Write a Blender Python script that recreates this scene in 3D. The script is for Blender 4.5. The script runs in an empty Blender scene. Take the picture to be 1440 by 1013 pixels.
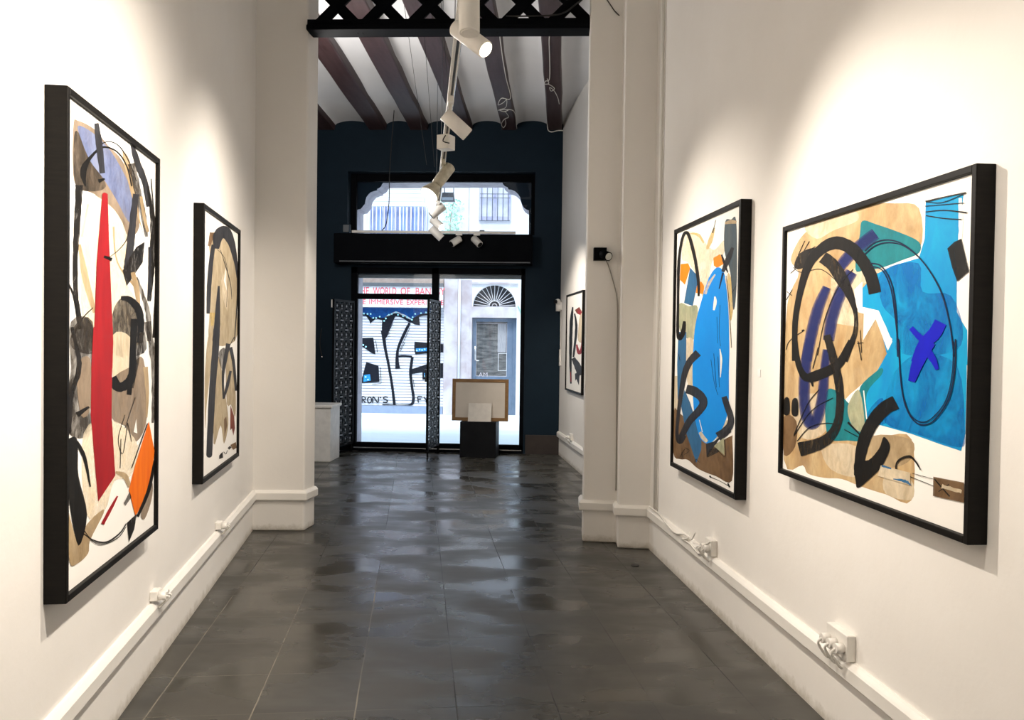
import bpy, math, random
import numpy as np
from mathutils import Vector, Matrix, noise as mnoise
random.seed(7)
sc = bpy.context.scene
COL = sc.collection

# ------------------------------------------------------------------ camera
F = 1200.0; CX, CY = 720.0, 506.5; EYE = np.array([0.0, 0.0, 1.5])
YAW = math.atan(62 / F); PITCH = math.atan(24.2 / F); ROLL = 0.0135
FW = np.array([-math.sin(YAW) * math.cos(PITCH), math.cos(YAW) * math.cos(PITCH), -math.sin(PITCH)])
_r = np.array([math.cos(YAW), math.sin(YAW), 0.0]); _u = np.cross(_r, FW)
RT = math.cos(ROLL) * _r + math.sin(ROLL) * _u
UP = -math.sin(ROLL) * _r + math.cos(ROLL) * _u
cam = bpy.data.cameras.new('camera'); cam.sensor_width = 36; cam.lens = F / 1440 * 36
cam.clip_start = 0.05; cam.clip_end = 200
co = bpy.data.objects.new('camera', cam); COL.objects.link(co); sc.camera = co
m = Matrix.Identity(4)
for i in range(3):
    m[i][0] = RT[i]; m[i][1] = UP[i]; m[i][2] = -FW[i]; m[i][3] = EYE[i]
co.matrix_world = m

def sight(px, py): return (px - CX) / F * RT - (py - CY) / F * UP + FW
def on_plane(px, py, p, n):
    p = np.array(p, float); n = np.array(n, float); d = sight(px, py)
    return EYE + ((p - EYE) @ n) / (d @ n) * d
def on_y(px, py, y): return on_plane(px, py, (0, y, 0), (0, 1, 0))
def on_z(px, py, z): return on_plane(px, py, (0, 0, z), (0, 0, 1))

# ------------------------------------------------------------------ materials
def nodes(name):
    m = bpy.data.materials.new(name); m.use_nodes = True
    nt = m.node_tree; nt.nodes.clear()
    out = nt.nodes.new('ShaderNodeOutputMaterial')
    b = nt.nodes.new('ShaderNodeBsdfPrincipled'); nt.links.new(b.outputs[0], out.inputs[0])
    return m, nt, b, out
def c4(c): return (c[0], c[1], c[2], 1)
def tex(nt, scale, detail=4, stretch=(1, 1, 1), rough=0.55, dist=0.0):
    tc = nt.nodes.new('ShaderNodeTexCoord'); mp = nt.nodes.new('ShaderNodeMapping')
    mp.inputs['Scale'].default_value = stretch
    nt.links.new(tc.outputs['Object'], mp.inputs['Vector'])
    n = nt.nodes.new('ShaderNodeTexNoise'); n.inputs['Scale'].default_value = scale
    n.inputs['Detail'].default_value = detail; n.inputs['Roughness'].default_value = rough
    n.inputs['Distortion'].default_value = dist
    nt.links.new(mp.outputs[0], n.inputs['Vector']); return n
def remap(nt, sock, a, b, c=0.0, d=1.0, soft=False):
    r = nt.nodes.new('ShaderNodeMapRange')
    if soft: r.interpolation_type = 'SMOOTHSTEP'
    r.inputs[1].default_value = a; r.inputs[2].default_value = b
    r.inputs[3].default_value = c; r.inputs[4].default_value = d; nt.links.new(sock, r.inputs[0]); return r.outputs[0]
def mixc(nt, fac, a, b):
    x = nt.nodes.new('ShaderNodeMix'); x.data_type = 'RGBA'
    if hasattr(fac, 'links'): nt.links.new(fac, x.inputs[0])
    else: x.inputs[0].default_value = fac
    for v, i in ((a, 6), (b, 7)):
        if hasattr(v, 'links'): nt.links.new(v, x.inputs[i])
        else: x.inputs[i].default_value = c4(v)
    return x.outputs[2]
def bump(nt, b, sock, strength=0.2, dist=0.01):
    k = nt.nodes.new('ShaderNodeBump'); k.inputs['Strength'].default_value = strength; k.inputs['Distance'].default_value = dist
    nt.links.new(sock, k.inputs['Height']); nt.links.new(k.outputs[0], b.inputs['Normal'])
def math_(nt, op, a, b=None):
    x = nt.nodes.new('ShaderNodeMath'); x.operation = op
    for i, v in enumerate((a, b)):
        if v is None: continue
        if hasattr(v, 'links'): nt.links.new(v, x.inputs[i])
        else: x.inputs[i].default_value = v
    return x.outputs[0]
def simple(name, c, rough=0.5, c2=None, scale=12, stretch=(1, 1, 1), metal=0.0, bmp=0.0, bscale=60, spec=0.5):
    m, nt, b, o = nodes(name)
    n = tex(nt, scale, stretch=stretch)
    if c2 is None: c2 = tuple(min(1, v * 1.12) for v in c)
    nt.links.new(mixc(nt, remap(nt, n.outputs[0], 0.35, 0.65), c, c2), b.inputs['Base Color'])
    b.inputs['Roughness'].default_value = rough; b.inputs['Metallic'].default_value = metal
    b.inputs['Specular IOR Level'].default_value = spec
    if bmp: bump(nt, b, tex(nt, bscale).outputs[0], bmp, 0.004)
    return m
def plaster(name, c, c2, dirt=False):
    m, nt, b, o = nodes(name)
    n = tex(nt, 1.3, 5); col = mixc(nt, remap(nt, n.outputs[0], 0.35, 0.7), c, c2)
    if dirt:      # scuffed, grubby edge along the floor
        tc = nt.nodes.new('ShaderNodeTexCoord'); sx = nt.nodes.new('ShaderNodeSeparateXYZ')
        nt.links.new(tc.outputs['Object'], sx.inputs[0])
        n2 = tex(nt, 16, 7, rough=0.75)
        edge = math_(nt, 'SUBTRACT', math_(nt, 'MULTIPLY', n2.outputs[0], 0.11), sx.outputs[2])
        f = remap(nt, edge, 0.0, 0.05, 0.0, 0.6)
        col = mixc(nt, f, col, (0.33, 0.29, 0.22))
    nt.links.new(col, b.inputs['Base Color']); b.inputs['Roughness'].default_value = 0.75
    b.inputs['Specular IOR Level'].default_value = 0.25
    n3 = tex(nt, 7, 6); bump(nt, b, n3.outputs[0], 0.22, 0.012); return m
def glow(name, c, s):
    m, nt, b, o = nodes(name); e = nt.nodes.new('ShaderNodeEmission')
    e.inputs[0].default_value = c4(c); e.inputs[1].default_value = s
    nt.links.new(e.outputs[0], o.inputs[0]); return m
def glass_mat(name):
    m, nt, b, o = nodes(name)
    t = nt.nodes.new('ShaderNodeBsdfTransparent'); t.inputs[0].default_value = (0.93, 0.97, 1.0, 1)
    g = nt.nodes.new('ShaderNodeBsdfGlossy'); g.inputs['Roughness'].default_value = 0.02
    fr = nt.nodes.new('ShaderNodeFresnel'); fr.inputs[0].default_value = 1.35
    x = nt.nodes.new('ShaderNodeMixShader'); nt.links.new(fr.outputs[0], x.inputs[0])
    nt.links.new(t.outputs[0], x.inputs[1]); nt.links.new(g.outputs[0], x.inputs[2])
    nt.links.new(x.outputs[0], o.inputs[0]); return m
def paint(name, c, c2=None, scale=7, stretch=(1, 1, 1), lo=1.0, hi=1.0, cut=(0.35, 0.65), rough=0.55, depth=1.45):
    """paint film: two tones worked by brush noise, lo..hi opacity"""
    m, nt, b, o = nodes('paint_' + name)
    if c2 is None: c2 = tuple(v * 0.75 for v in c)
    c, c2 = (tuple(v ** depth for v in q) for q in (c, c2))
    n = tex(nt, scale, 6, stretch, 0.65, 0.4)
    nt.links.new(mixc(nt, remap(nt, n.outputs[0], 0.33, 0.67), c, c2), b.inputs['Base Color'])
    b.inputs['Roughness'].default_value = rough; b.inputs['Specular IOR Level'].default_value = 0.2
    if lo < 1:
        n2 = tex(nt, scale * 1.7, 7, stretch, 0.7, 0.6)
        nt.links.new(remap(nt, n2.outputs[0], cut[0], cut[1], lo, hi), b.inputs['Alpha'])
    return m

WALL = plaster('white_plaster', (0.80, 0.775, 0.74), (0.84, 0.82, 0.79), True)
PIER = plaster('white_plaster_pier', (0.78, 0.755, 0.72), (0.82, 0.80, 0.765), True)
CEIL = plaster('ceiling_plaster', (0.74, 0.74, 0.75), (0.80, 0.80, 0.81))
TRIM = simple('white_trim_paint', (0.80, 0.78, 0.74), 0.45, (0.84, 0.82, 0.78), 5)
NAVY = simple('navy_wall_paint', (0.0032, 0.0125, 0.0235), 0.7, (0.0042, 0.0150, 0.027), 3, bmp=0.1, spec=0.2)
NAVY_D = simple('dark_brown_skirting', (0.028, 0.020, 0.018), 0.5, (0.035, 0.026, 0.022), 8)
BLACK = simple('black_satin_paint', (0.0012, 0.0016, 0.003), 0.65, (0.002, 0.0026, 0.004), 8, spec=0.05)
BLACK_M = simple('black_frame_wood', (0.0035, 0.003, 0.0028), 0.5, (0.007, 0.006, 0.005), 14, (1, 1, 8), spec=0.15)
BEAM = simple('dark_beam_wood', (0.034, 0.014, 0.013), 0.5, (0.060, 0.032, 0.033), 4, (6, 0.6, 6), bmp=0.3, bscale=20)
IRON = simple('black_iron', (0.002, 0.002, 0.003), 0.45, (0.004, 0.004, 0.005), 12, spec=0.15)
IRON_HI = simple('iron_highlight', (0.16, 0.16, 0.18), 0.4, (0.34, 0.34, 0.37), 40)  # pale tone standing for highlights on the black ironwork
WHITE_P = simple('white_lamp_enamel', (0.68, 0.66, 0.62), 0.35)
CREAM_P = simple('aged_cream_enamel', (0.62, 0.58, 0.46), 0.4, (0.40, 0.36, 0.27), 18)
STEEL = simple('bright_metal_channel', (0.75, 0.75, 0.76), 0.22, metal=1.0)
PLASTIC = simple('white_plastic', (0.74, 0.72, 0.68), 0.4)
CABLE_W = simple('white_cable', (0.70, 0.68, 0.64), 0.45)
CABLE_K = simple('black_cable', (0.012, 0.012, 0.012), 0.5)
GREYMET = simple('grey_shutter_metal', (0.10, 0.11, 0.12), 0.45)
BULB = glow('lit_lamp_lens', (1.0, 0.86, 0.62), 14)
BULB2 = glow('lit_lamp_lens_white', (1.0, 0.95, 0.84), 7)
DARKLENS = simple('unlit_lens', (0.02, 0.02, 0.02), 0.2)
GLASS = glass_mat('window_glass')
STONE = simple('pale_street_stone', (0.42, 0.36, 0.38), 0.85, (0.60, 0.58, 0.62), 3.0, bmp=0.4, bscale=14)
STONE_W = simple('white_street_render', (0.70, 0.70, 0.73), 0.85, (0.78, 0.78, 0.80), 2.5, bmp=0.2, bscale=20)
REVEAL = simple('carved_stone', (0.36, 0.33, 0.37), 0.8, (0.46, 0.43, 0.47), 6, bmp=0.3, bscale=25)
PAVE = simple('street_paving', (0.62, 0.68, 0.70), 0.8, (0.70, 0.75, 0.76), 1.5, (0.4, 2, 1))
CABLE_G = simple('grey_cable', (0.30, 0.28, 0.25), 0.5)
CARD = simple('backing_board', (0.66, 0.60, 0.52), 0.8, (0.70, 0.64, 0.56), 6)
CARDW = simple('white_card', (0.72, 0.68, 0.62), 0.8)
OAK = simple('brown_frame_wood', (0.20, 0.105, 0.035), 0.5, (0.28, 0.15, 0.05), 10, (1, 1, 8))
CUBE_K = simple('black_plinth_paint', (0.004, 0.005, 0.007), 0.5, (0.007, 0.008, 0.010), 6, spec=0.2)
PLINTHW = simple('white_plinth_paint', (0.78, 0.76, 0.72), 0.55)
BLUEDOOR = simple('blue_grey_door', (0.10, 0.15, 0.22), 0.5, (0.14, 0.19, 0.27), 6)
DOORGL = simple('dark_door_glass', (0.06, 0.064, 0.068), 0.2, (0.17, 0.17, 0.17), 4, (1.2, 1, 5))
FANIN = simple('fanlight_dark', (0.018, 0.022, 0.03), 0.4)
LILAC = simple('lilac_shutters', (0.40, 0.40, 0.60), 0.6, (0.50, 0.50, 0.68), 6)
BLUEC = simple('blue_drape', (0.24, 0.34, 0.66), 0.8, (0.32, 0.43, 0.74), 8, (8, 8, 1))
GREYC = simple('grey_blue_drape', (0.22, 0.26, 0.45), 0.8, (0.30, 0.34, 0.52), 8, (8, 8, 1))
WHITEC = simple('white_drape', (0.80, 0.81, 0.84), 0.8)
SIGNW = simple('sign_white', (0.78, 0.78, 0.80), 0.6)
SIGNR = simple('sign_red', (0.75, 0.08, 0.12), 0.6, (0.70, 0.10, 0.14))
BROWNB = simple('brown_fascia', (0.34, 0.26, 0.22), 0.7, (0.42, 0.33, 0.28))
LEAF = simple('pale_green_leaves', (0.30, 0.62, 0.46), 0.6, (0.42, 0.72, 0.56), 20)
SLAT = simple('shutter_slats', (0.70, 0.71, 0.76), 0.55, (0.78, 0.79, 0.83), 1.5, (1, 1, 6))
BASEBLUE = simple('blue_grey_base', (0.24, 0.30, 0.42), 0.7)

def floor_mat():
    m, nt, b, o = nodes('dark_slate_tiles')
    tc = nt.nodes.new('ShaderNodeTexCoord')
    def dot(v):
        d = nt.nodes.new('ShaderNodeVectorMath'); d.operation = 'DOT_PRODUCT'
        nt.links.new(tc.outputs['Object'], d.inputs[0]); d.inputs[1].default_value = v; return d.outputs['Value']
    # slightly wandering joints
    w = tex(nt, 1.5, 3); wob = math_(nt, 'MULTIPLY', math_(nt, 'SUBTRACT', w.outputs[0], 0.5), 0.012)
    u = math_(nt, 'ADD', dot((0.987, 0.162, 0)), wob); v = math_(nt, 'ADD', dot((-0.162, 0.987, 0)), wob)
    def joint(x, off, width):
        t = math_(nt, 'DIVIDE', math_(nt, 'SUBTRACT', x, off), 0.41)
        cell = math_(nt, 'FLOOR', t)
        fr = math_(nt, 'FRACT', t)
        d = math_(nt, 'MINIMUM', fr, math_(nt, 'SUBTRACT', 1.0, fr))
        return remap(nt, d, width * 0.4, width, 1.0, 0.0), cell
    ju, cu = joint(u, 0.178, 0.009); jv, cv = joint(v, 0.199, 0.0075)
    wear = tex(nt, 1.1, 3)
    ju = math_(nt, 'MULTIPLY', ju, remap(nt, wear.outputs[0], 0.36, 0.56, 0.15, 1.0))
    wear2 = tex(nt, 1.4, 2, (1.0, 0.8, 1))
    jv = math_(nt, 'MULTIPLY', jv, remap(nt, wear2.outputs[0], 0.38, 0.62, 0.08, 0.8))
    j = math_(nt, 'MAXIMUM', ju, jv)
    cx = nt.nodes.new('ShaderNodeCombineXYZ'); nt.links.new(cu, cx.inputs[0]); nt.links.new(cv, cx.inputs[1])
    wn = nt.nodes.new('ShaderNodeTexWhiteNoise'); nt.links.new(cx.outputs[0], wn.inputs['Vector'])
    n1 = tex(nt, 2.2, 3, (1.0, 1.0, 1), 0.5, 0.2); n2 = tex(nt, 26, 4)
    base = mixc(nt, remap(nt, n1.outputs[0], 0.3, 0.7), (0.036, 0.034, 0.028), (0.056, 0.053, 0.044))
    base = mixc(nt, math_(nt, 'MULTIPLY', wn.outputs['Value'], 0.35), base, (0.040, 0.043, 0.043))
    base = mixc(nt, math_(nt, 'MULTIPLY', n2.outputs[0], 0.18), base, (0.09, 0.085, 0.075))
    # pale mortar dust in the joints of the near left, dark joints elsewhere
    dust = math_(nt, 'MULTIPLY', remap(nt, u, 0.05, -0.15), remap(nt, v, 5.6, 5.0))
    jc = mixc(nt, dust, (0.014, 0.014, 0.013), (0.20, 0.18, 0.145))
    jf = math_(nt, 'MULTIPLY', j, math_(nt, 'SUBTRACT', 1.0, math_(nt, 'MULTIPLY', math_(nt, 'MULTIPLY', jv, dust), 0.8)))
    nt.links.new(mixc(nt, jf, base, jc), b.inputs['Base Color'])
    n3 = tex(nt, 2.7, 3, (0.75, 1.25, 1), 0.5, 0.1)
    r = remap(nt, n3.outputs[0], 0.32, 0.66, 0.17, 0.43, True)
    r = math_(nt, 'ADD', r, math_(nt, 'MULTIPLY', math_(nt, 'SUBTRACT', wn.outputs['Value'], 0.5), 0.10))
    nt.links.new(math_(nt, 'MAXIMUM', r, math_(nt, 'MULTIPLY', j, 0.6)), b.inputs['Roughness'])
    b.inputs['Specular IOR Level'].default_value = 0.5
    n4 = tex(nt, 4.5, 3); h = math_(nt, 'SUBTRACT', math_(nt, 'MULTIPLY', n4.outputs[0], 0.5), math_(nt, 'MULTIPLY', j, 0.3))
    bump(nt, b, h, 0.07, 0.006)
    return m
FLOOR = floor_mat()

# ------------------------------------------------------------------ mesh builder
class MB:
    def __init__(s): s.v = []; s.f = []; s.mi = []; s.sm = []; s.cur = 0; s.smooth = False
    def add(s, vs, fs):
        o = len(s.v); s.v += [tuple(float(c) for c in p) for p in vs]
        for f in fs: s.f.append([i + o for i in f]); s.mi.append(s.cur); s.sm.append(s.smooth)
        return s
    def box(s, x0, x1, y0, y1, z0, z1):
        return s.add([(x0, y0, z0), (x1, y0, z0), (x1, y1, z0), (x0, y1, z0), (x0, y0, z1), (x1, y0, z1), (x1, y1, z1), (x0, y1, z1)],
                     [(0, 3, 2, 1), (4, 5, 6, 7), (0, 1, 5, 4), (1, 2, 6, 5), (2, 3, 7, 6), (3, 0, 4, 7)])
    def obox(s, o, ex, ey, ez):     # oriented box: corner + three edge vectors
        o, ex, ey, ez = (np.array(k, float) for k in (o, ex, ey, ez))
        p = [o, o + ex, o + ex + ey, o + ey]; p = p + [k + ez for k in p]
        fs = [(0, 3, 2, 1), (4, 5, 6, 7), (0, 1, 5, 4), (1, 2, 6, 5), (2, 3, 7, 6), (3, 0, 4, 7)]
        if np.cross(ex, ey) @ ez < 0: fs = [f[::-1] for f in fs]
        return s.add(p, fs)
    def bar(s, a, b, w, h, up=(0, 0, 1)):
        a = np.array(a, float); b = np.array(b, float); d = b - a; L = np.linalg.norm(d); d = d / L
        up = np.array(up, float); x = np.cross(d, up)
        if np.linalg.norm(x) < 1e-6: x = np.cross(d, (1, 0, 0))
        x /= np.linalg.norm(x); z = np.cross(x, d)
        return s.obox(a - x * w / 2 - z * h / 2, x * w, d * L, z * h)
    def prism(s, poly, ext):        # 3-D polygon extruded by vector
        n = len(poly); p = [np.array(q, float) for q in poly]; e = np.array(ext, float)
        nrm = sum((np.cross(p[i], p[(i + 1) % n]) for i in range(n)), np.zeros(3))
        if nrm @ e > 0: p = p[::-1]
        return s.add(p + [q + e for q in p], [tuple(range(n)), tuple(range(2 * n - 1, n - 1, -1))] +
                     [(i, i + n, (i + 1) % n + n, (i + 1) % n) for i in range(n)])
    def tube(s, pts, r, n=8, cap=True, r2=None):
        pts = [np.array(p, float) for p in pts]; rings = []; k = len(pts); sm = s.smooth; x = None
        for i, p in enumerate(pts):
            t = pts[min(i + 1, k - 1)] - pts[max(i - 1, 0)]; t = t / (np.linalg.norm(t) + 1e-12)
            if x is None:
                x = np.cross(t, (0.0, 0, 1)); 
                if np.linalg.norm(x) < 0.05: x = np.cross(t, (0.0, 1, 0))
            x = x - t * (x @ t); x /= np.linalg.norm(x); y = np.cross(t, x)
            ri = r[i] if isinstance(r, (list, tuple)) else r
            rings.append([p + ri * (math.cos(a) * x + math.sin(a) * y) for a in (2 * math.pi * j / n for j in range(n))])
        fs = [(i * n + j, i * n + (j + 1) % n, (i + 1) * n + (j + 1) % n, (i + 1) * n + j) for i in range(k - 1) for j in range(n)]
        s.smooth = True; s.add([q for rg in rings for q in rg], fs); s.smooth = sm
        if cap:
            o = len(s.v) - k * n
            s.f.append([o + j for j in range(n)][::-1]); s.mi.append(s.cur); s.sm.append(False)
            s.f.append([o + (k - 1) * n + j for j in range(n)]); s.mi.append(s.cur); s.sm.append(False)
        return s
    def cyl(s, a, b, r, n=24): return s.tube([a, b], r, n)
    def ball(s, c, r, n=10):
        c = np.array(c, float); vs = []; fs = []; m2 = n // 2
        for i in range(m2 + 1):
            for j in range(n):
                a = math.pi * i / m2; b = 2 * math.pi * j / n
                vs.append(c + r * np.array([math.sin(a) * math.cos(b), math.sin(a) * math.sin(b), math.cos(a)]))
        for i in range(m2):
            for j in range(n): fs.append((i * n + j, (i + 1) * n + j, (i + 1) * n + (j + 1) % n, i * n + (j + 1) % n))
        sm = s.smooth; s.smooth = True; s.add(vs, fs); s.smooth = sm; return s
    def build(s, name, mat, parent=None, bevel=0.0, seg=2):
        me = bpy.data.meshes.new(name)
        off = np.zeros(3); q = parent
        while q is not None: off = off + np.array(q.location); q = q.parent
        me.from_pydata([tuple(np.array(v) - off) for v in s.v], [], s.f)
        for mm in (mat if isinstance(mat, list) else [mat]): me.materials.append(mm)
        me.polygons.foreach_set('material_index', s.mi); me.polygons.foreach_set('use_smooth', s.sm); me.update()
        o = bpy.data.objects.new(name, me); COL.objects.link(o)
        if parent: o.parent = parent
        if bevel:
            bv = o.modifiers.new('bevel', 'BEVEL'); bv.width = bevel; bv.segments = seg; bv.limit_method = 'ANGLE'
        return o
def tag(o, label=None, cat=None, group=None, kind=None):
    if label: o['label'] = label
    if cat: o['category'] = cat
    if group: o['group'] = group
    if kind: o['kind'] = kind
    return o
def thing(name, loc, label, cat, group=None):
    o = bpy.data.objects.new(name, None); o.empty_display_size = 0.05; COL.objects.link(o)
    o.location = tuple(float(c) for c in loc); return tag(o, label, cat, group)
def struct(o): o['kind'] = 'structure'; return o
def spline(pts, per=8, closed=False):
    p = [np.array(q, float) for q in pts]; n = len(p); out = []
    if n < 3: per_ = 2
    rng = range(n if closed else n - 1)
    for i in rng:
        if closed: a, b, c, d = p[(i - 1) % n], p[i], p[(i + 1) % n], p[(i + 2) % n]
        else: a, b, c, d = p[max(i - 1, 0)], p[i], p[i + 1], p[min(i + 2, n - 1)]
        for k in range(per):
            t = k / per
            out.append(0.5 * ((2 * b) + (c - a) * t + (2 * a - 5 * b + 4 * c - d) * t * t + (3 * b - a - 3 * c + d) * t ** 3))
    if not closed: out.append(p[-1])
    return out
def cable(pts, r, name, mat, label=None, cat='cable', parent=None, n=6, per=6):
    o = MB().tube(spline(pts, per), r, n).build(name, mat, parent)
    if label: tag(o, label, cat)
    return o

# ------------------------------------------------------------------ plan of the room
LA, LD, LN = np.array([-1.697, 3.233, 0]), np.array([-0.195, 0.981, 0]), np.array([0.981, 0.195, 0])
RA, RD, RN = np.array([1.100, 3.463, 0]), np.array([-0.141, 0.990, 0]), np.array([-0.990, -0.141, 0])
BA, BD, BN = np.array([0.075, 11.331, 0]), np.array([-0.149, 0.989, 0]), np.array([-0.989, -0.149, 0])
def W(fr, s, z, out=0.0):
    A, D, N = fr; return A + D * s + N * out + np.array([0, 0, z])
LW, RW, BW = (LA, LD, LN), (RA, RD, RN), (BA, BD, BN)
Z = np.array([0, 0, 1.0])
def wall(name, fr, s0, s1, z0, z1, th, mat):
    return struct(MB().obox(W(fr, s0, z0, -th), fr[1] * (s1 - s0), fr[2] * th, Z * (z1 - z0)).build(name, mat))
H1 = 4.62
floor = struct(MB().box(-4.6, 2.6, -2.2, 11.95, -0.12, 0).build('floor', FLOOR))
wall('wall_left', LW, -5.3, 3.37, 0, H1, 0.25, WALL)
wall('wall_right', RW, -5.6, 2.85, 0, H1, 0.25, WALL)
struct(MB().box(-1.2, 2.2, -2.05, -1.85, 0, H1).build('wall_back', WALL))
# piers
P = MB().prism([(-2.353, 6.54, 0), (-1.957, 6.578, 0), (-1.937, 6.80, 0), (-2.9, 6.80, 0), (-2.9, 6.54, 0)], (0, 0, H1)).build('wall_pier_left', PIER, bevel=0.012)
struct(P)
P = MB().prism([(0.219, 6.459, 0), (0.470, 6.441, 0), (0.470, 6.284, 0), (0.70, 6.265, 0), (1.15, 6.24, 0), (1.15, 6.68, 0), (0.219, 6.68, 0)], (0, 0, H1)).build('wall_pier_right', PIER, bevel=0.012)
struct(P)
# rails: a flat white ledge along the walls and round the piers
def sweep_rail(name, pts, inward, prof):
    n = len(pts); p = [np.array(q, float) for q in pts]; nr = []
    seg = [(p[i + 1] - p[i]) / np.linalg.norm(p[i + 1] - p[i]) for i in range(n - 1)]
    nn = [np.array([-d[1], d[0], 0]) * inward for d in seg]
    offs = []
    for i in range(n):
        a = nn[max(i - 1, 0)]; b = nn[min(i, n - 2)]; o = (a + b); offs.append(o / (o @ a) )
    mb = MB(); k = len(prof); vs = []
    for i in range(n):
        for (d, z) in prof: vs.append(p[i] + offs[i] * d + Z * z)
    fs = [(i * k + j, i * k + (j + 1) % k, (i + 1) * k + (j + 1) % k, (i + 1) * k + j) for i in range(n - 1) for j in range(k)]
    fs += [tuple(range(k))[::-1], tuple((n - 1) * k + j for j in range(k))]
    return struct(mb.add(vs, fs).build(name, TRIM))
PROF = [(-0.01, 0.245), (0.026, 0.245), (0.030, 0.252), (0.030, 0.300), (0.024, 0.308), (0.012, 0.320), (-0.01, 0.322)]
sweep_rail('trim_1', [W(LW, -5.0, 0), (-2.353, 6.54, 0), (-1.957, 6.578, 0), (-1.937, 6.79, 0)], -1, PROF)
sweep_rail('trim_2', [W(RW, -5.3, 0), (0.70, 6.265, 0), (0.470, 6.284, 0), (0.470, 6.441, 0), (0.219, 6.459, 0), (0.219, 6.67, 0)], 1, PROF)
sweep_rail('trim_3', [W(BW, -4.7, 0), W(BW, 0.16, 0)], 1, PROF)

# back room
wall('wall_right_back', BW, -4.72, 0.25, 0, H1, 0.2, WALL)
struct(MB().obox((-2.75, 6.80, 0), (-0.98, 4.75, 0), (-0.2, -0.04, 0), (0, 0, H1)).build('wall_left_back', NAVY))

# front wall: navy inside, pale stone outside, openings for fanlight window and shop door
TX0, TX1, TZ0, TZ1 = -2.86, -0.315, 2.95, 3.80
DX0, DX1, DZ1 = -2.80, -0.430, 2.50
f = MB()
def ring(mb, y0, y1, x0, x1, z0, z1, ox0, ox1, oz0, oz1):
    if ox0 > x0: mb.box(x0, ox0, y0, y1, z0, z1)
    if x1 > ox1: mb.box(ox1, x1, y0, y1, z0, z1)
    if oz0 > z0: mb.box(ox0, ox1, y0, y1, z0, oz0)
    if z1 > oz1: mb.box(ox0, ox1, y0, y1, oz1, z1)
ring(f, 11.50, 11.80, -4.2, 0.4, 2.70, H1, TX0, TX1, TZ0, TZ1)
ring(f, 11.50, 11.56, -4.2, 0.4, 0, 2.70, DX0, DX1, 0, DZ1)
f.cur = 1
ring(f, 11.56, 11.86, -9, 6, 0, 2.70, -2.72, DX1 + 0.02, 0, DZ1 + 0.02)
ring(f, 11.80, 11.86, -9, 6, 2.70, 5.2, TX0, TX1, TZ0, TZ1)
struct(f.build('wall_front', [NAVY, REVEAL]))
struct(MB().box(DX1 + 0.03, 0.052, 11.478, 11.50, 0, 0.26).build('baseboard_front', NAVY_D, bevel=0.004))

# carved stone surround outside the fanlight window
def zl(pts, ox, oy, k): return [(ox + x / k, oy + y / k) for x, y in pts]
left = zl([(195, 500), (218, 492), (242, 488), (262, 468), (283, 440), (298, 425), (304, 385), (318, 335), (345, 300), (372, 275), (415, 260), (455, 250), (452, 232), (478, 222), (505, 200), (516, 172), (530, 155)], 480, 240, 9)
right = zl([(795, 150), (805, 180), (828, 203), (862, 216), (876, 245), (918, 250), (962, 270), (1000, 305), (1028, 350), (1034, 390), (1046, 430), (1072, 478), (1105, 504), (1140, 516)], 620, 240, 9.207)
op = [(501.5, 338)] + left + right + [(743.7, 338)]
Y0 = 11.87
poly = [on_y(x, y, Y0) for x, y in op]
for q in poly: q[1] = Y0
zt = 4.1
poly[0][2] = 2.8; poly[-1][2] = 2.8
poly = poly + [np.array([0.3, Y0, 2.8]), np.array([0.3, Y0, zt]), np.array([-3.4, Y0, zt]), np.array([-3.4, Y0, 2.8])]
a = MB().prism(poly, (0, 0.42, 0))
a.mi[0] = 1; a.mi[1] = 0  # room-side face coloured dark navy to stand for its unlit shade
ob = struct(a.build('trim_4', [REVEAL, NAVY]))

# fanlight window: frame and pane
win = struct(thing('window_1', (-1.59, 11.70, 2.95), None, None))
g = MB(); ring(g, 11.69, 11.76, TX0, TX1, TZ0, TZ1, TX0 + 0.075, TX1 - 0.055, TZ0 + 0.012, TZ1 - 0.10); g.build('window_frame', BLACK, win, 0.006)
MB().box(TX0 + 0.07, TX1 - 0.05, 11.722, 11.728, TZ0 + 0.01, TZ1 - 0.095).build('pane', GLASS, win)

# roller shutter box over the door
b = thing('shutter_box', (-1.67, 11.40, 2.53), 'long black roller shutter box above the glass shop door', 'shutter box')
MB().box(-2.98, -0.335, 11.25, 11.50, 2.535, 2.930).build('casing', BLACK, b, 0.008)
MB().box(-2.90, -0.36, 11.238, 11.252, 2.55, 2.565).build('edge_strip', GREYMET, b, 0.003)

# shop door: frame, transom, panes
d = struct(thing('door_1', (-1.62, 11.54, 0), None, None))
def X(px, py, y): return on_y(px, py, y)[0]
fr = MB()
fr.box(DX0, DX0 + 0.085, 11.50, 11.58, 0, DZ1); fr.box(DX1 - 0.055, DX1, 11.50, 11.58, 0, DZ1)
fr.box(-1.695, -1.60, 11.50, 11.58, 0, DZ1); fr.box(DX0, DX1, 11.50, 11.58, 2.42, DZ1)
fr.box(DX0, -1.65, 11.505, 11.575, 2.07, 2.145); fr.box(DX0, DX1, 11.49, 11.58, 0, 0.055); fr.box(DX0, DX1, 11.50, 11.575, 0.05, 0.115)
fr.build('door_frame', BLACK, d, 0.004)
MB().box(DX0, DX1, 11.60, 11.68, 2.365, 2.43).build('shutter_bottom_bar', GREYMET, d, 0.004)
MB().box(DX0 + 0.08, -1.69, 11.535, 11.541, 0.11, 2.075).build('pane', GLASS, d)
MB().box(DX0 + 0.08, -1.69, 11.535, 11.541, 2.14, 2.425).build('pane', GLASS, d)
MB().box(-1.605, DX1 - 0.05, 11.535, 11.541, 0.11, 2.425).build('pane', GLASS, d)
MB().box(DX0 + 0.05, DX1 - 0.02, 11.488, 11.495, 0.04, 0.052).build('threshold_strip', STEEL, d)
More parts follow.
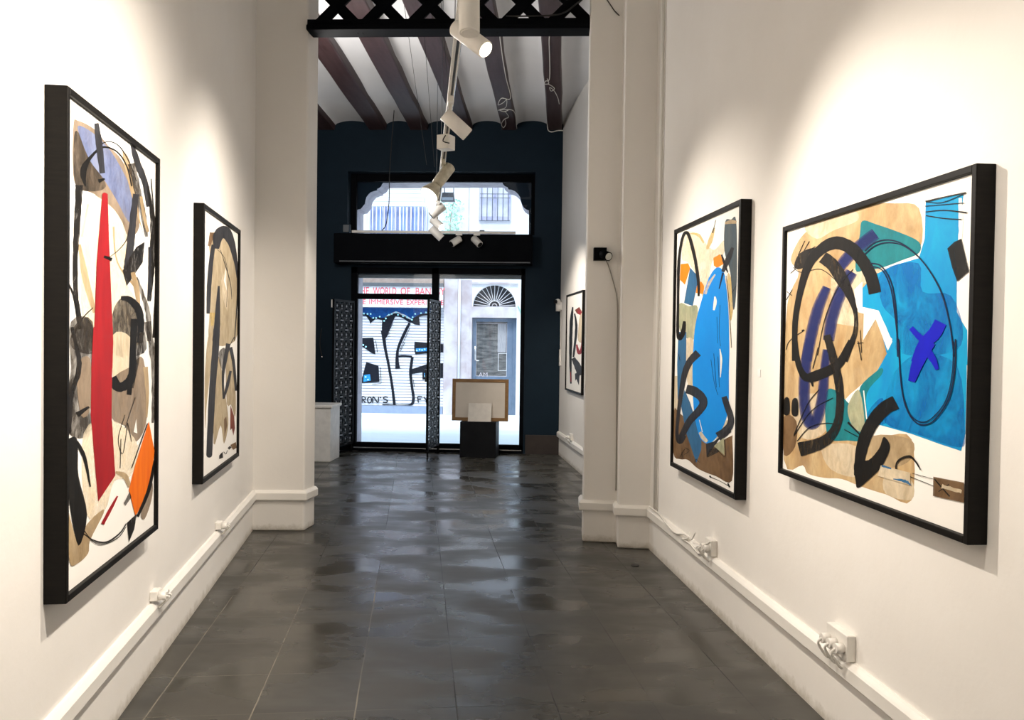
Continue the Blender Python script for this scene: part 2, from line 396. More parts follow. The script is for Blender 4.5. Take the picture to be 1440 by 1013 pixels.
hd = MB(); hd.cyl((-1.655, 11.50, 1.0), (-1.655, 11.455, 1.0), 0.012, 12); hd.bar((-1.655, 11.455, 0.93), (-1.655, 11.455, 1.07), 0.022, 0.018, (0, 1, 0)); hd.build('door_handle', STEEL, d)

# folding iron gate leaves, opened into the room
def gate(p0, p1, z0, z1, label, side):
    p0 = np.array([*p0, 0.0]); p1 = np.array([*p1, 0.0]); L = np.linalg.norm(p1 - p0); e = (p1 - p0) / L; n = np.array([-e[1], e[0], 0])
    t = thing('folding_gate', (p0[0], p0[1], 0.0), label, 'gate', 'folding iron gate leaves inside the shop door')
    q = lambda s, z: p0 + e * s + Z * z
    fr = MB()
    for s_ in (0.012, L - 0.012): fr.bar(q(s_, z0), q(s_, z1), 0.024, 0.03, n)
    for z_ in (z0 + 0.015, z1 - 0.015): fr.bar(q(0, z_), q(L, z_), 0.03, 0.03)
    fr.build('frame', IRON, t)
    la = MB(); cols = 4; w = (L - 0.04) / cols; rows = 15; h = (z1 - z0 - 0.04) / rows
    for c in range(1, cols): la.bar(q(0.02 + w * c, z0), q(0.02 + w * c, z1), 0.022, 0.012, n)
    for r in range(rows):
        zz = z0 + 0.02 + r * h
        la.bar(q(0, zz), q(L, zz), 0.008, 0.022)
        for c in range(cols):
            a0, a1 = 0.02 + w * c, 0.02 + w * (c + 1); mid = (a0 + a1) / 2
            la.bar(q(a0, zz), q(a1, zz + h), 0.008, 0.026); la.bar(q(a1, zz), q(a0, zz + h), 0.008, 0.026)
            la.cyl(q(mid, zz + h / 2) - n * 0.006, q(mid, zz + h / 2) + n * 0.006, 0.034, 10)
            la.cur = 1  # pale raised bits: highlights of the ironwork put into colour and shape
            for sn in (-1, 1):
                la.cyl(q(mid, zz + h / 2) + n * 0.006 * sn, q(mid, zz + h / 2) + n * 0.011 * sn, 0.014, 8)
                if (r + c) % 2: la.bar(q(mid - w * 0.28, zz) + n * 0.012 * sn, q(mid + w * 0.28, zz) + n * 0.012 * sn, 0.006, 0.016)
                else: la.bar(q(mid, zz + h * 0.12) + n * 0.008 * sn, q(mid, zz + h * 0.3) + n * 0.008 * sn, 0.012, 0.006, n)
            la.cur = 0
    la.build('lattice', [IRON, IRON_HI], t)
    for s_ in (0.03, L - 0.03): MB().cyl(q(s_, 0.0), q(s_, z0 + 0.01), 0.012, 8).build('floor_bolt', IRON, t)
    lk = MB(); lk.obox(q(L * 0.96, 1.93) - n * 0.035, e * 0.02, n * 0.02, Z * 0.10) if side else lk.obox(q(L - 0.03, 0.98) - n * 0.04, e * 0.025, n * 0.03, Z * 0.16)
    k = lk.build('latch', PLASTIC if side else STEEL, t); k['label'] = 'small pale latch plate'
    return t
gate((-2.755, 11.47), (-2.895, 10.95), 0.10, 2.04, 'black iron lattice gate leaf folded back beside the left door post', True)
gate((-1.575, 11.47), (-1.655, 10.95), 0.10, 2.05, 'black iron lattice gate leaf standing open at the middle door post', False)

# ------------------------------------------------------------------ ceiling, beams, lattice girder
YN, YF = 6.70, 11.50
struct(MB().box(-2.3, 2.3, -2.2, 6.9, H1 - 0.02, H1 + 0.15).build('ceiling', CEIL))
BE = [((-2.98, 8.0), (-3.16, 11.5), 0.24), ((-2.315, 8.0), (-2.455, 11.5), 0.235), ((-1.785, 8.0), (-1.895, 11.5), 0.235), ((-1.235, 8.0), (-1.275, 11.5), 0.215),
      ((-0.665, 8.0), (-0.672, 11.5), 0.195), ((-0.092, 8.0), (-0.062, 11.5), 0.185), ((0.50, 8.0), (0.56, 11.5), 0.2)]
def beam_x(i, y):
    (xa, ya), (xb, yb), w = BE[i]; return xa + (xb - xa) * (y - ya) / (yb - ya)
for i, (a_, b_, w) in enumerate(BE):
    mb = MB(); x0, x1 = beam_x(i, YN), beam_x(i, YF); ny = 10; vs = []; fs = []
    for k in range(ny + 1):
        y = YN + (YF + 0.0 - YN) * k / ny; x = x0 + (x1 - x0) * k / ny
        j = lambda: random.uniform(-0.006, 0.006)
        hw = w / 2
        vs += [(x - hw + j(), y, 4.355), (x + hw + j(), y, 4.355), (x + hw + j() + 0.01, y, 4.46), (x - hw - 0.01, y, 4.46)]
    for k in range(ny):
        for c in range(4): fs.append((k * 4 + c, k * 4 + (c + 1) % 4, (k + 1) * 4 + (c + 1) % 4, (k + 1) * 4 + c))
    fs += [(3, 2, 1, 0), tuple(ny * 4 + c for c in range(4))]
    mb.add(vs, [f_[::-1] for f_ in fs])
    struct(mb.build('trim_%d' % (10 + i), BEAM, bevel=0.012))
v = MB(); v.smooth = True
edges = [(-4.4, -4.4)] + [(i, i) for i in range(len(BE))] + [(1.5, 1.5)]
for g_ in range(len(BE) + 1):
    ny, nx = 6, 12; vs = []; fs = []
    for k in range(ny + 1):
        y = YN - 0.3 + (YF + 0.3 - YN) * k / ny
        xl = beam_x(g_ - 1, y) + BE[g_ - 1][2] / 2 - 0.02 if g_ > 0 else -4.6
        xr = beam_x(g_, y) - BE[g_][2] / 2 + 0.02 if g_ < len(BE) else 1.6
        for c in range(nx + 1):
            t = c / nx; vs.append((xl + (xr - xl) * t, y, 4.395 + 0.085 * math.sqrt(max(0, 1 - (2 * t - 1) ** 2))))
    for k in range(ny):
        for c in range(nx): fs.append((k * (nx + 1) + c, (k + 1) * (nx + 1) + c, (k + 1) * (nx + 1) + c + 1, k * (nx + 1) + c + 1))
    v.add(vs, fs)
v.smooth = False
v.box(-4.6, 1.6, 6.6, 11.56, 4.56, 4.75)
struct(v.build('ceiling_vault', CEIL))

gd = thing('lattice_girder', (-0.86, 6.60, 3.885), 'black timber lattice girder spanning between the two white piers', 'girder')
GX0, GX1, GY0, GY1 = -1.955, 0.235, 6.54, 6.66
gm = MB(); gm.box(GX0, GX1, GY0, GY1, 3.922, 3.975); gm.build('bottom_chord', BLACK, gd, 0.004)
gm = MB(); gm.box(GX0, GX1, GY0 - 0.03, GY1 + 0.03, 3.885, 3.925); gm.build('lower_moulding', BLACK, gd, 0.006)
gm = MB(); gm.box(GX0, GX1, GY0, GY1, 4.225, 4.32); gm.build('top_chord', BLACK, gd, 0.004)
xc0 = on_y(430 + 230 / 2.98, 8, 6.6)[0]; pit = 0.361
lt = MB()
for k in range(-3, 7):
    c = xc0 + pit * k + pit / 2        # X crossing
    for sg in (-1, 1):
        a_ = np.array([c - sg * 0.19, 6.6, 4.10 - 0.19]); b_ = np.array([c + sg * 0.19, 6.6, 4.10 + 0.19])
        if a_[0] < GX0 - 0.1 or a_[0] > GX1 + 0.1 or b_[0] < GX0 - 0.1 or b_[0] > GX1 + 0.1: continue
        lt.bar(a_, b_, 0.026 + 0.003 * sg, 0.082, (0, 1, 0) if False else (-sg * 0.707, 0, 0.707))
lt.build('lattice', BLACK, gd, 0.003)
cable([(x, 6.53, z) for x, z in [(-0.42, 3.985), (-0.2, 3.985), (0.0, 4.0), (0.12, 4.08), (0.20, 4.16)]], 0.006, 'girder_cable', CABLE_K, 'black cable running along the girder towards the right pier')

# ------------------------------------------------------------------ track with spotlights
TD = np.array([-0.157, 0.9876, 0])
def TP(y, z=2.9): return np.array([-0.405 - 0.157 / 0.9876 * (y - 3.5), y, z])
tk = thing('lighting_track', TP(6.0, 2.90), 'long white lighting track hung down the middle of the gallery', 'lighting track')
pa, pb = TP(0.6), TP(9.9)
MB().bar(pa + Z * 0.0, pb, 0.036, 0.030).build('rail', WHITE_P, tk, 0.003)
MB().bar(pa + np.array([0.019, 0, 0.0]), pb + np.array([0.019, 0, 0.0]), 0.004, 0.022).build('side_strip', STEEL, tk)
MB().bar(pa + np.array([0.003, 0, -0.0155]), pb + np.array([0.003, 0, -0.0155]), 0.012, 0.003).build('slot', CABLE_K, tk)
for y in (1.5, 4.3, 7.2, 9.6):
    MB().cyl(TP(y, 2.914), TP(y, (H1 - 0.02 if y < 6.6 else 4.47)), 0.0025, 6).build('suspension_wire', GREYMET, tk)
def spotlight(y, aim, L, r, label, lit=None, drop=0.075, lens_mat=None, off=0.0, base=None, name='track_spotlight', down=Z):
    p = TP(y) if base is None else np.array(base, float)
    a = np.array(aim, float); a /= np.linalg.norm(a)
    t = thing(name, p - Z * 0.015, label, 'spotlight', 'white tube spotlights on the tracks')
    MB().bar(p - Z * 0.034 - TD * 0.055, p - Z * 0.034 + TD * 0.055, 0.034, 0.038).build('adapter', WHITE_P, t, 0.004)
    c = p - Z * (0.05 + drop)
    MB().cyl(p - Z * 0.05, c, 0.011, 12).build('stem', WHITE_P, t)
    c = c + a * off
    s0, s1 = c - a * L * 0.45, c + a * L * 0.55
    side = np.cross(a, Z); side = side / (np.linalg.norm(side) + 1e-9)
    bd = MB(); bd.tube([s0, s0 + a * 0.004, s1 - a * 0.004, s1], [r - 0.005, r, r, r - 0.003], 32)
    bd = bd.build('body', WHITE_P, t)
    MB().tube([s1 - a * 0.004, s1 + a * 0.003], [r - 0.006, r - 0.008], 28).build('lens', lens_mat or DARKLENS, bd)
    return s1, a
# nearest, hanging straight up against the top of the picture
spotlight(2.95, (0.03, -0.16, -0.98), 0.26, 0.036, 'nearest white tube spotlight at the top of the photo, hanging upright', drop=0.115, off=0.04, lens_mat=WHITE_P)
s_lit = spotlight(3.45, (0.66, -0.40, -0.60), 0.19, 0.036, 'lit white tube spotlight glowing just under the lattice girder', drop=0.10, lens_mat=BULB, off=0.045)
spotlight(4.84, (0.72, 0.25, -0.62), 0.175, 0.040, 'unlit white tube spotlight slanting down right, next beyond the glowing one', drop=0.085, off=0.035)
# transformer box
tp = TP(5.72)
bx = thing('transformer_box', tp - Z * 0.02, 'white square transformer box clipped under the lighting track', 'transformer')
ex = np.array([0.92, -0.38, 0]); ey = np.array([0.38, 0.92, 0])
MB().obox(tp - ex * 0.045 - ey * 0.05 - Z * 0.112, ex * 0.09, ey * 0.095, Z * 0.095).build('case', PLASTIC, bx, 0.004)
cable([tp - Z * 0.03 + ex * 0.03 - ey * 0.06, tp - Z * 0.07 + ex * 0.02 - ey * 0.075, tp - Z * 0.085 + ex * 0.06 - ey * 0.06], 0.004, 'lead', CABLE_K, parent=bx)
# old cream spot with a wide reflector lamp
p = TP(6.5); a = np.array([-0.46, -0.42, -0.78]); a /= np.linalg.norm(a)
t = thing('reflector_spotlight', p - Z * 0.015, 'old cream spotlight with a wide glowing reflector lamp facing left', 'spotlight')
MB().bar(p - Z * 0.034 - TD * 0.06, p - Z * 0.034 + TD * 0.06, 0.034, 0.04).build('adapter', CREAM_P, t, 0.004)
MB().bar(p - Z * 0.05, p - Z * 0.13, 0.02, 0.014, (1, 0, 0)).build('stem', CREAM_P, t)
c = p - Z * 0.135
MB().tube([c - a * 0.105, c - a * 0.10, c + a * 0.07, c + a * 0.10], [0.040, 0.046, 0.044, 0.038], 28).build('lamp_holder', CREAM_P, t)
MB().tube([c + a * 0.10, c + a * 0.135, c + a * 0.185, c + a * 0.20], [0.036, 0.054, 0.074, 0.076], 32).build('reflector', CREAM_P, t)
MB().tube([c + a * 0.196, c + a * 0.208, c + a * 0.222], [0.071, 0.064, 0.040], 32).build('lens', BULB2, t)
spotlight(8.40, (-0.74, -0.10, -0.62), 0.16, 0.043, 'white tube spotlight slanting down left below the reflector lamp', drop=0.05)
spotlight(9.25, (0.66, -0.45, -0.55), 0.16, 0.043, 'white tube spotlight with bright lens, between two others low on the track', drop=0.06, lens_mat=BULB2)
spotlight(9.75, (0.70, 0.10, -0.66), 0.17, 0.044, 'lowest white tube spotlight at the far end of the long track', drop=0.10)
# short rail across the shutter box
rl = thing('wall_rail', (-1.6, 11.22, 2.95), 'short white light rail lying across the black shutter box', 'lighting track')
r0 = on_y(495, 328.5, 11.22)[0]; r1 = on_y(725, 328.5, 11.22)[0]
MB().box(r0, r1, 11.205, 11.243, 2.930, 2.962).build('rail', WHITE_P, rl, 0.003)
MB().box(r0 + 1.70, r0 + 1.76, 11.20, 11.246, 2.958, 2.975).build('clip', GREYMET, rl)
for px, aim, lb in ((641, (-0.66, -0.35, -0.5), 'small white spotlight on the short rail, its black mouth turned left'),
                    (667, (0.66, -0.40, -0.66), 'small white spotlight on the short rail, its black mouth turned right')):
    q = on_y(px + (3 if px < 650 else 2), 333, 11.215); q[1] = 11.215; q[2] = 2.955
    p_, a_ = q, np.array(aim) / np.linalg.norm(aim)
    t = thing('rail_spotlight', (p_[0], 11.22, 2.93), lb, 'spotlight', 'small spotlights on the short rail')
    MB().box(p_[0] - 0.03, p_[0] + 0.055, 11.205, 11.240, 2.905, 2.931).build('adapter', WHITE_P, t, 0.004)
    MB().cyl((p_[0], 11.215, 2.92), (p_[0], 11.215, 2.865), 0.010, 10).build('stem', WHITE_P, t)
    c = np.array([p_[0], 11.175, 2.84])
    bd = MB().tube([c - a_ * 0.045, c - a_ * 0.04, c + a_ * 0.095, c + a_ * 0.10], [0.040, 0.046, 0.046, 0.043], 28).build('body', WHITE_P, t)
    MB().tube([c + a_ * 0.09, c + a_ * 0.103], [0.040, 0.036], 24).build('lens', DARKLENS, bd)
# feeds and hanging wires
cable([(on_z(370 / 2.98 + 430, 464 / 2.98, 4.40)), on_y(553, 170, 11.15), on_y(548, 240, 11.2), on_y(547, 285, 11.25), on_y(543, 315, 11.24), np.array([on_y(537, 327, 11.23)[0], 11.225, 2.962])], 0.006, 'hanging_cable', CABLE_K, 'black cable dropping from the ceiling vault to the short rail')
def wire(p0, p1, label):
    o = MB().cyl(p0, p1, 0.0022, 5).build('hanging_wire', CABLE_K); tag(o, label, 'wire', 'thin wires hanging from the ceiling')
wire(on_z(568, 4, 4.47), on_y(600, 232, 8.6), 'thin dark wire hanging left of the track, leftmost of the three')
wire(on_z(593, 2, 4.47), on_y(611, 235, 8.3), 'thin dark wire hanging left of the track, middle of the three')
wire(on_z(620, 1, 4.47), on_y(632, 150, 7.6), 'thin dark wire hanging close beside the track, nearest the lit spotlight')

# white cable tangles on the beams
def bz(px, py): q = on_z(px, py, 4.345); return q
def beamcable(pts, label, r=0.0045):
    return cable([bz(*p) for p in pts], r, 'beam_cable', CABLE_W, label)
zz = lambda L: [(430 + x / 2.98, y / 2.98) for x, y in L]
beamcable(zz([(812, 145), (826, 250), (840, 330), (858, 412), (820, 412), (806, 440), (828, 430), (842, 418), (838, 450), (812, 460), (830, 468), (848, 462)]), 'white cable looped in a tangle on the fourth dark ceiling beam')
beamcable(zz([(806, 462), (872, 466), (884, 540)]), 'white cable crossing below the tangle on the fourth dark ceiling beam')
beamcable(zz([(836, 468), (850, 490), (832, 500), (820, 520), (828, 535), (838, 520), (834, 498)]), 'white cable end curled into a ring on the fourth dark ceiling beam')
beamcable(zz([(985, 145), (1018, 148), (1020, 180), (1022, 325), (1005, 340), (1000, 352), (1018, 350), (1012, 330)]), 'white cable running down the rightmost ceiling beam to a tangle')
beamcable(zz([(1014, 352), (1030, 360), (1042, 372), (1028, 382), (1022, 366), (1040, 380), (1056, 410), (1062, 436)]), 'white cable with a small connector hanging from the rightmost ceiling beam')
cable([on_y(*p, 11.485) for p in zz([(1012, 520), (1016, 545), (1030, 553), (1060, 547), (1094, 549)])], 0.007, 'wall_cable', CABLE_W, 'white cable under the rightmost beam on the navy wall')

# ------------------------------------------------------------------ painter: traces brush marks onto a flat surface
class Painter:
    def __init__(s, p, ex, n, step=0.00004):
        s.p = np.array(p, float); s.n = np.array(n, float); s.ex = np.array(ex, float); s.step = step; s.k = 0; s.mb = MB(); s.mats = []
        s.T = (0, 0, 1.0)
        s.lim = None
    def mat(s, m):
        if m not in s.mats: s.mats.append(m)
        s.mb.cur = s.mats.index(m)
    def frame(s, ox, oy, k): s.T = (ox, oy, k)
    def px(s, q): return np.array([s.T[0] + q[0] / s.T[2], s.T[1] + q[1] / s.T[2]])
    def place(s, q, lift):
        w = on_plane(q[0], q[1], s.p, s.n)
        if s.lim:                      # keep the paint on its support
            u = (w - s.p) @ s.ex; z = w[2]; u2 = min(max(u, s.lim[0]), s.lim[1]); z2 = min(max(z, s.lim[2]), s.lim[3])
            w = w + s.ex * (u2 - u); w[2] = z2
        return w + s.n * lift
    def facing(s, vs):
        a = sum((np.cross(vs[i] - vs[0], vs[(i + 1) % len(vs)] - vs[0]) for i in range(len(vs))), np.zeros(3)); return a @ s.n > 0
    def poly(s, m, pts, smooth=True, lift=None):
        s.k += 1; s.mat(m); q = [s.px(p) for p in pts]
        if smooth: q = spline(q, 4, True)
        vs = [s.place(p, s.k * s.step) for p in q]
        if not s.facing(vs): vs = vs[::-1]
        s.mb.add(vs, [tuple(range(len(vs)))])
    def stroke(s, m, pts, w, rag=0.06, round_=False):
        s.k += 1; s.mat(m)
        c = spline([s.px(p) for p in pts], 7); n = len(c)
        ws = w if isinstance(w, (list, tuple)) else [w] * len(pts)
        wi = spline([np.array([x / s.T[2], 0.0]) for x in ws], 7); A = []; B = []
        for i in range(n):
            t = c[min(i + 1, n - 1)] - c[max(i - 1, 0)]; t = t / (np.linalg.norm(t) + 1e-9); nn = np.array([-t[1], t[0]])
            h = max(0.05, wi[i][0] / 2); h1 = h * (1 + random.uniform(-rag, rag)); h2 = h * (1 + random.uniform(-rag, rag))
            A.append(s.place(c[i] + nn * h1, s.k * s.step)); B.append(s.place(c[i] - nn * h2, s.k * s.step))
        fl = not s.facing([A[0], A[1], B[1], B[0]])
        fs = [(i, i + 1, n + i + 1, n + i) for i in range(n - 1)]
        if fl: fs = [q[::-1] for q in fs]
        s.mb.add(A + B, fs)
        if round_:
            for e_, t0 in ((0, 1), (n - 1, n - 2)):
                t = c[e_] - c[t0]; t /= np.linalg.norm(t) + 1e-9; nn = np.array([-t[1], t[0]]); h = wi[e_][0] / 2
                vs = [s.place(c[e_] + h * (math.cos(a) * nn + math.sin(a) * t), s.k * s.step) for a in np.linspace(0, math.pi, 9)]
                if not s.facing(vs): vs = vs[::-1]
                s.mb.add(vs, [tuple(range(len(vs)))])
    def spray(s, m, pts, w): 
        for k in (1.5, 1.15, 0.8): s.stroke(m, pts, [x * k for x in w] if isinstance(w, list) else w * k, 0.02)

CANVAS = simple('primed_canvas', (0.84, 0.82, 0.78), 0.8, (0.86, 0.84, 0.80), 3)
INK = paint('ink', (0.012, 0.011, 0.010), (0.03, 0.026, 0.022), 9, (3, 3, 1), 0.88, 1.0)
DRY = paint('dry_black', (0.015, 0.014, 0.013), (0.06, 0.05, 0.042), 9, (1.8, 1.8, 0.9), 0.62, 1.0, (0.36, 0.52))
WASHK = paint('black_wash', (0.05, 0.045, 0.04), (0.16, 0.135, 0.11), 6, (1.4, 1.4, 1), 0.35, 0.95)
SLATE = paint('slate_ink', (0.040, 0.042, 0.050), (0.10, 0.10, 0.115), 8, (4, 4, 0.7), 0.8, 1.0)
TAN = paint('tan_wash', (0.58, 0.46, 0.30), (0.38, 0.28, 0.16), 5, (1.5, 1.5, 1), 0.75, 1.0, depth=1.2)
GOLD = paint('gold_wash', (0.70, 0.55, 0.33), (0.47, 0.31, 0.15), 4, (1.6, 1.6, 0.9), 0.75, 1.0, depth=1.2)
PALE = paint('pale_wash', (0.78, 0.69, 0.53), (0.66, 0.54, 0.37), 5, (1.5, 1.5, 1), 0.6, 0.95, depth=1.1)
PEACH = paint('peach_wash', (0.85, 0.77, 0.61), (0.78, 0.63, 0.42), 5, (1, 1, 1), 0.3, 0.95, depth=1)
BROWN = paint('brown_wash', (0.36, 0.25, 0.15), (0.22, 0.145, 0.08), 6, (1.2, 1.2, 1), 0.85, 1.0)
GREYW = paint('grey_tan_wash', (0.46, 0.38, 0.30), (0.30, 0.245, 0.19), 5, (1.5, 1.5, 1), 0.7, 1.0)
LAV = paint('lavender_blue', (0.12, 0.16, 0.33), (0.24, 0.28, 0.43), 5, (1.5, 1.5, 1), 0.55, 0.95, depth=1)
RED = paint('red', (0.36, 0.010, 0.013), (0.22, 0.006, 0.011), 3, (2, 2, 0.7), depth=1)
ORANGE = paint('orange', (0.78, 0.17, 0.004), (0.68, 0.115, 0.003), 6, (4, 4, 0.6), depth=1)
TEAL = paint('teal', (0.008, 0.22, 0.25), (0.005, 0.15, 0.19), 6, (1.5, 1.5, 1), 0.85, 1.0, depth=1)
KHAKI = paint('khaki_wash', (0.60, 0.51, 0.36), (0.44, 0.35, 0.22), 5, (1.5, 1.5, 1), 0.75, 1.0, depth=1.15)
AMBER = paint('amber_orange', (0.80, 0.26, 0.008), (0.72, 0.19, 0.005), 6, (2, 2, 1), depth=1)
CYAN = paint('cyan', (0.001, 0.34, 0.60), (0.001, 0.23, 0.54), 4, (1.6, 1.6, 1), depth=1)
CYAN2 = paint('cyan_deep', (0.001, 0.17, 0.52), (0.001, 0.12, 0.44), 3, (1.5, 1.5, 1), 0.0, 0.7, depth=1)
SKYB = paint('bright_blue', (0.0005, 0.27, 0.80), (0.0005, 0.23, 0.74), 3, depth=1)
STEELB = paint('steel_blue', (0.022, 0.11, 0.25), (0.034, 0.15, 0.31), 5, (2, 2, 1), 0.85, 1.0, depth=1)
BGREY = paint('blue_grey', (0.10, 0.15, 0.19), (0.17, 0.20, 0.21), 5, (2, 2, 1), 0.8, 1.0)
SPRAY = paint('blue_spray', (0.022, 0.034, 0.165), (0.018, 0.027, 0.14), 30, (1, 1, 1), 0.45, 0.68, depth=1)
COBALT = paint('cobalt', (0.012, 0.022, 0.62), (0.010, 0.016, 0.50), 4)
NAVYL = paint('navy_line', (0.010, 0.030, 0.095), (0.014, 0.04, 0.12), 8)
WHITEP = paint('white_paint', (0.84, 0.82, 0.78), (0.80, 0.79, 0.75), 4, depth=1.0)
SAGE = paint('sage_wash', (0.42, 0.46, 0.34), (0.62, 0.60, 0.44), 6, (1.5, 1.5, 1), 0.7, 1.0)
YELL = paint('yellow_wash', (0.78, 0.60, 0.22), (0.70, 0.58, 0.34), 6, (1, 1, 1), 0.4, 0.9)
RUST = paint('rust', (0.26, 0.075, 0.055), (0.34, 0.13, 0.08), 6)

def framed(fr, s0, s1, z0, z1, t, label, border=0.022):
    A, D, N = fr
    mid = W(fr, (s0 + s1) / 2, z0)
    th = thing('framed_painting', mid, label, 'painting')
    fm = MB()
    for (a0, a1, b0, b1) in ((s0, s0 + border, z0, z1), (s1 - border, s1, z0, z1), (s0 + border, s1 - border, z0, z0 + border), (s0 + border, s1 - border, z1 - border, z1)):
        fm.obox(W(fr, a0, b0), D * (a1 - a0), N * t, Z * (b1 - b0))
    fm.build('frame', BLACK_M, th, 0.0025)
    back = 0.014
    cv = Painter(W(fr, 0, 0, t - back), D, N)
    i = 0.001
    cs0, cs1, cz0, cz1 = s0 + border + i, s1 - border - i, z0 + border + i, z1 - border - i
    cv.mat(CANVAS); cv.mb.obox(W(fr, cs0, cz0, 0.004), D * (cs1 - cs0), N * (t - back - 0.004), Z * (cz1 - cz0))
    cv.lim = (cs0, cs1, cz0, cz1)
    return th, cv
def finish(th, cv): cv.mb.build('canvas', cv.mats, th)

# ---- tall painting, left wall, near
th, c = framed(LW, -0.734, 0.327, 0.680, 2.262, 0.067, 'tall black-framed abstract with a long red stripe, nearest on the left wall')
c.frame(85, 120, 2.814)
c.poly(PEACH, [(128, 430), (200, 470), (262, 560), (275, 640), (255, 760), (300, 860), (325, 1013), (200, 1040), (100, 1020), (75, 640), (95, 500)])
c.poly(GREYW, [(52, 150), (70, 140), (132, 172), (190, 240), (245, 300), (300, 430), (312, 560), (270, 600), (235, 520), (185, 455), (120, 425), (60, 395), (48, 300)])
c.poly(WASHK, [(54, 200), (75, 190), (110, 240), (140, 320), (180, 400), (120, 420), (58, 390)])
c.poly(LAV, [(70, 160), (130, 190), (200, 262), (262, 370), (302, 460), (290, 545), (262, 530), (225, 460), (170, 370), (118, 300), (82, 215)])
c.poly(TAN, [(245, 262), (275, 300), (290, 400), (312, 520), (330, 600), (318, 560), (290, 470), (262, 360)])
c.stroke(GREYW, [(140, 430), (220, 490), (275, 590)], [10, 14, 10]); c.stroke(TAN, [(75, 630), (98, 760), (135, 900)], [10, 26, 14])
c.stroke(TAN, [(210, 560), (225, 700), (300, 800)], [8, 5, 14]); c.stroke(PALE, [(110, 470), (85, 600)], 8)
c.stroke(DRY, [(74, 395), (68, 520), (58, 700), (62, 850), (82, 965)], [30, 26, 22, 20, 24], 0.12)
c.stroke(INK, [(98, 400), (90, 340), (115, 290), (165, 246), (222, 262), (262, 320), (282, 400)], [6, 26, 14, 8, 6, 5, 6])
c.stroke(INK, [(120, 290), (170, 228), (225, 235), (270, 300), (300, 380)], 4)
c.stroke(SLATE, [(142, 150), (152, 230), (166, 348)], [18, 26, 22]); c.stroke(INK, [(150, 380), (175, 370)], [16, 6])
c.stroke(SLATE, [(282, 232), (305, 310), (335, 390), (350, 480)], [14, 26, 24, 22], 0.1)
c.stroke(DRY, [(345, 400), (362, 520), (366, 640), (358, 760), (350, 855)], [10, 16, 24, 22, 14], 0.15)
c.stroke(SLATE, [(352, 640), (352, 760), (346, 850)], [10, 12, 8]); c.stroke(DRY, [(358, 370), (372, 560), (378, 760), (370, 1000)], [4, 8, 10, 12], 0.2)
c.stroke(WASHK, [(280, 310), (305, 420), (328, 520), (340, 600)], [30, 26, 22, 12], 0.1)
c.stroke(SLATE, [(298, 430), (286, 540), (275, 640), (262, 730)], [24, 26, 30, 26], 0.1)
c.poly(DRY, [(245, 735), (262, 795), (325, 700), (332, 620), (300, 640), (268, 690)], False)
c.stroke(TAN, [(318, 440), (330, 520), (345, 580)], 12); c.stroke(WASHK, [(300, 760), (345, 900), (350, 1013)], [10, 20, 16], 0.2)
c.stroke(TAN, [(285, 740), (300, 800), (310, 880)], [16, 22, 10])
c.poly(WASHK, [(205, 905), (245, 840), (300, 870), (330, 960), (330, 1060), (205, 1060)])
c.poly(WASHK, [(45, 1040), (48, 965), (95, 920), (130, 965), (130, 1060)])
c.stroke(INK, [(238, 842), (275, 850), (308, 890), (318, 950), (312, 1020)], [14, 26, 30, 26, 24], 0.1)
c.stroke(INK, [(25, 775), (50, 830), (75, 950)], [5, 8, 5]); c.stroke(INK, [(45, 1000), (80, 930), (128, 880)], [14, 6, 3])
c.frame(85, 460, 2.669)
c.poly(WASHK, [(38, -20), (120, -20), (118, 150), (105, 260), (110, 400), (32, 402), (28, 250), (38, 150)])
c.poly(GREYW, [(60, 150), (110, 120), (112, 300), (75, 330)])
c.poly(PALE, [(196, 30), (262, 40), (270, 150), (240, 200), (196, 190)])
c.poly(GREYW, [(195, 200), (260, 150), (310, 120), (325, 330), (285, 430), (240, 370), (192, 340)])
c.poly(PEACH, [(85, 400), (195, 350), (290, 445), (262, 560), (200, 580), (165, 690), (95, 700)])
c.stroke(WASHK, [(325, -20), (345, 100), (352, 220), (345, 360)], [26, 22, 20, 8], 0.2); c.stroke(WASHK, [(305, 20), (285, 150), (270, 230)], [18, 10, 6], 0.2)
c.stroke(TAN, [(318, 150), (325, 250), (322, 340)], [18, 12, 6])
c.stroke(INK, [(192, 190), (215, 225), (250, 212), (268, 170), (272, 60)], [34, 36, 34, 28, 20], 0.08)
c.stroke(INK, [(276, -30), (268, 120), (256, 255)], [26, 22, 18])
c.stroke(DRY, [(42, 0), (60, 80), (68, 160), (40, 260), (32, 400)], [12, 14, 18, 16, 14], 0.2); c.stroke(DRY, [(60, 330), (105, 300)], [20, 8])
c.frame(85, 460, 2.669)
c.poly(TAN, [(25, 690), (60, 800), (98, 740), (150, 690), (160, 700), (110, 800), (102, 850), (62, 888), (32, 880)])
c.stroke(INK, [(58, 430), (88, 490), (110, 600)], [14, 14, 6])
c.poly(INK, [(22, 440), (40, 414), (60, 420), (64, 470), (66, 560), (98, 705), (66, 822), (36, 690), (22, 560)])
c.frame(85, 120, 2.814)
c.poly(RED, [(164, 430), (172, 424), (185, 430), (190, 600), (200, 850), (207, 1013), (204, 1120), (128, 1120), (132, 980), (142, 700)], False)
c.stroke(INK, [(170, 678), (202, 690)], [10, 14]); c.stroke(INK, [(185, 685), (225, 655), (258, 615), (270, 570)], 3)
c.frame(85, 460, 2.669)
c.poly(RED, [(122, 0), (195, 0), (192, 150), (190, 330), (204, 558), (140, 655), (131, 560), (112, 330), (114, 150)], False)
c.stroke(TAN, [(205, 545), (240, 560), (258, 600)], [8, 20, 12])
c.poly(GREYW, [(330, 580), (345, 590), (340, 650), (315, 720), (300, 705), (318, 640)])
c.poly(ORANGE, [(330, 355), (357, 462), (340, 590), (280, 712), (255, 612), (278, 520)], False)
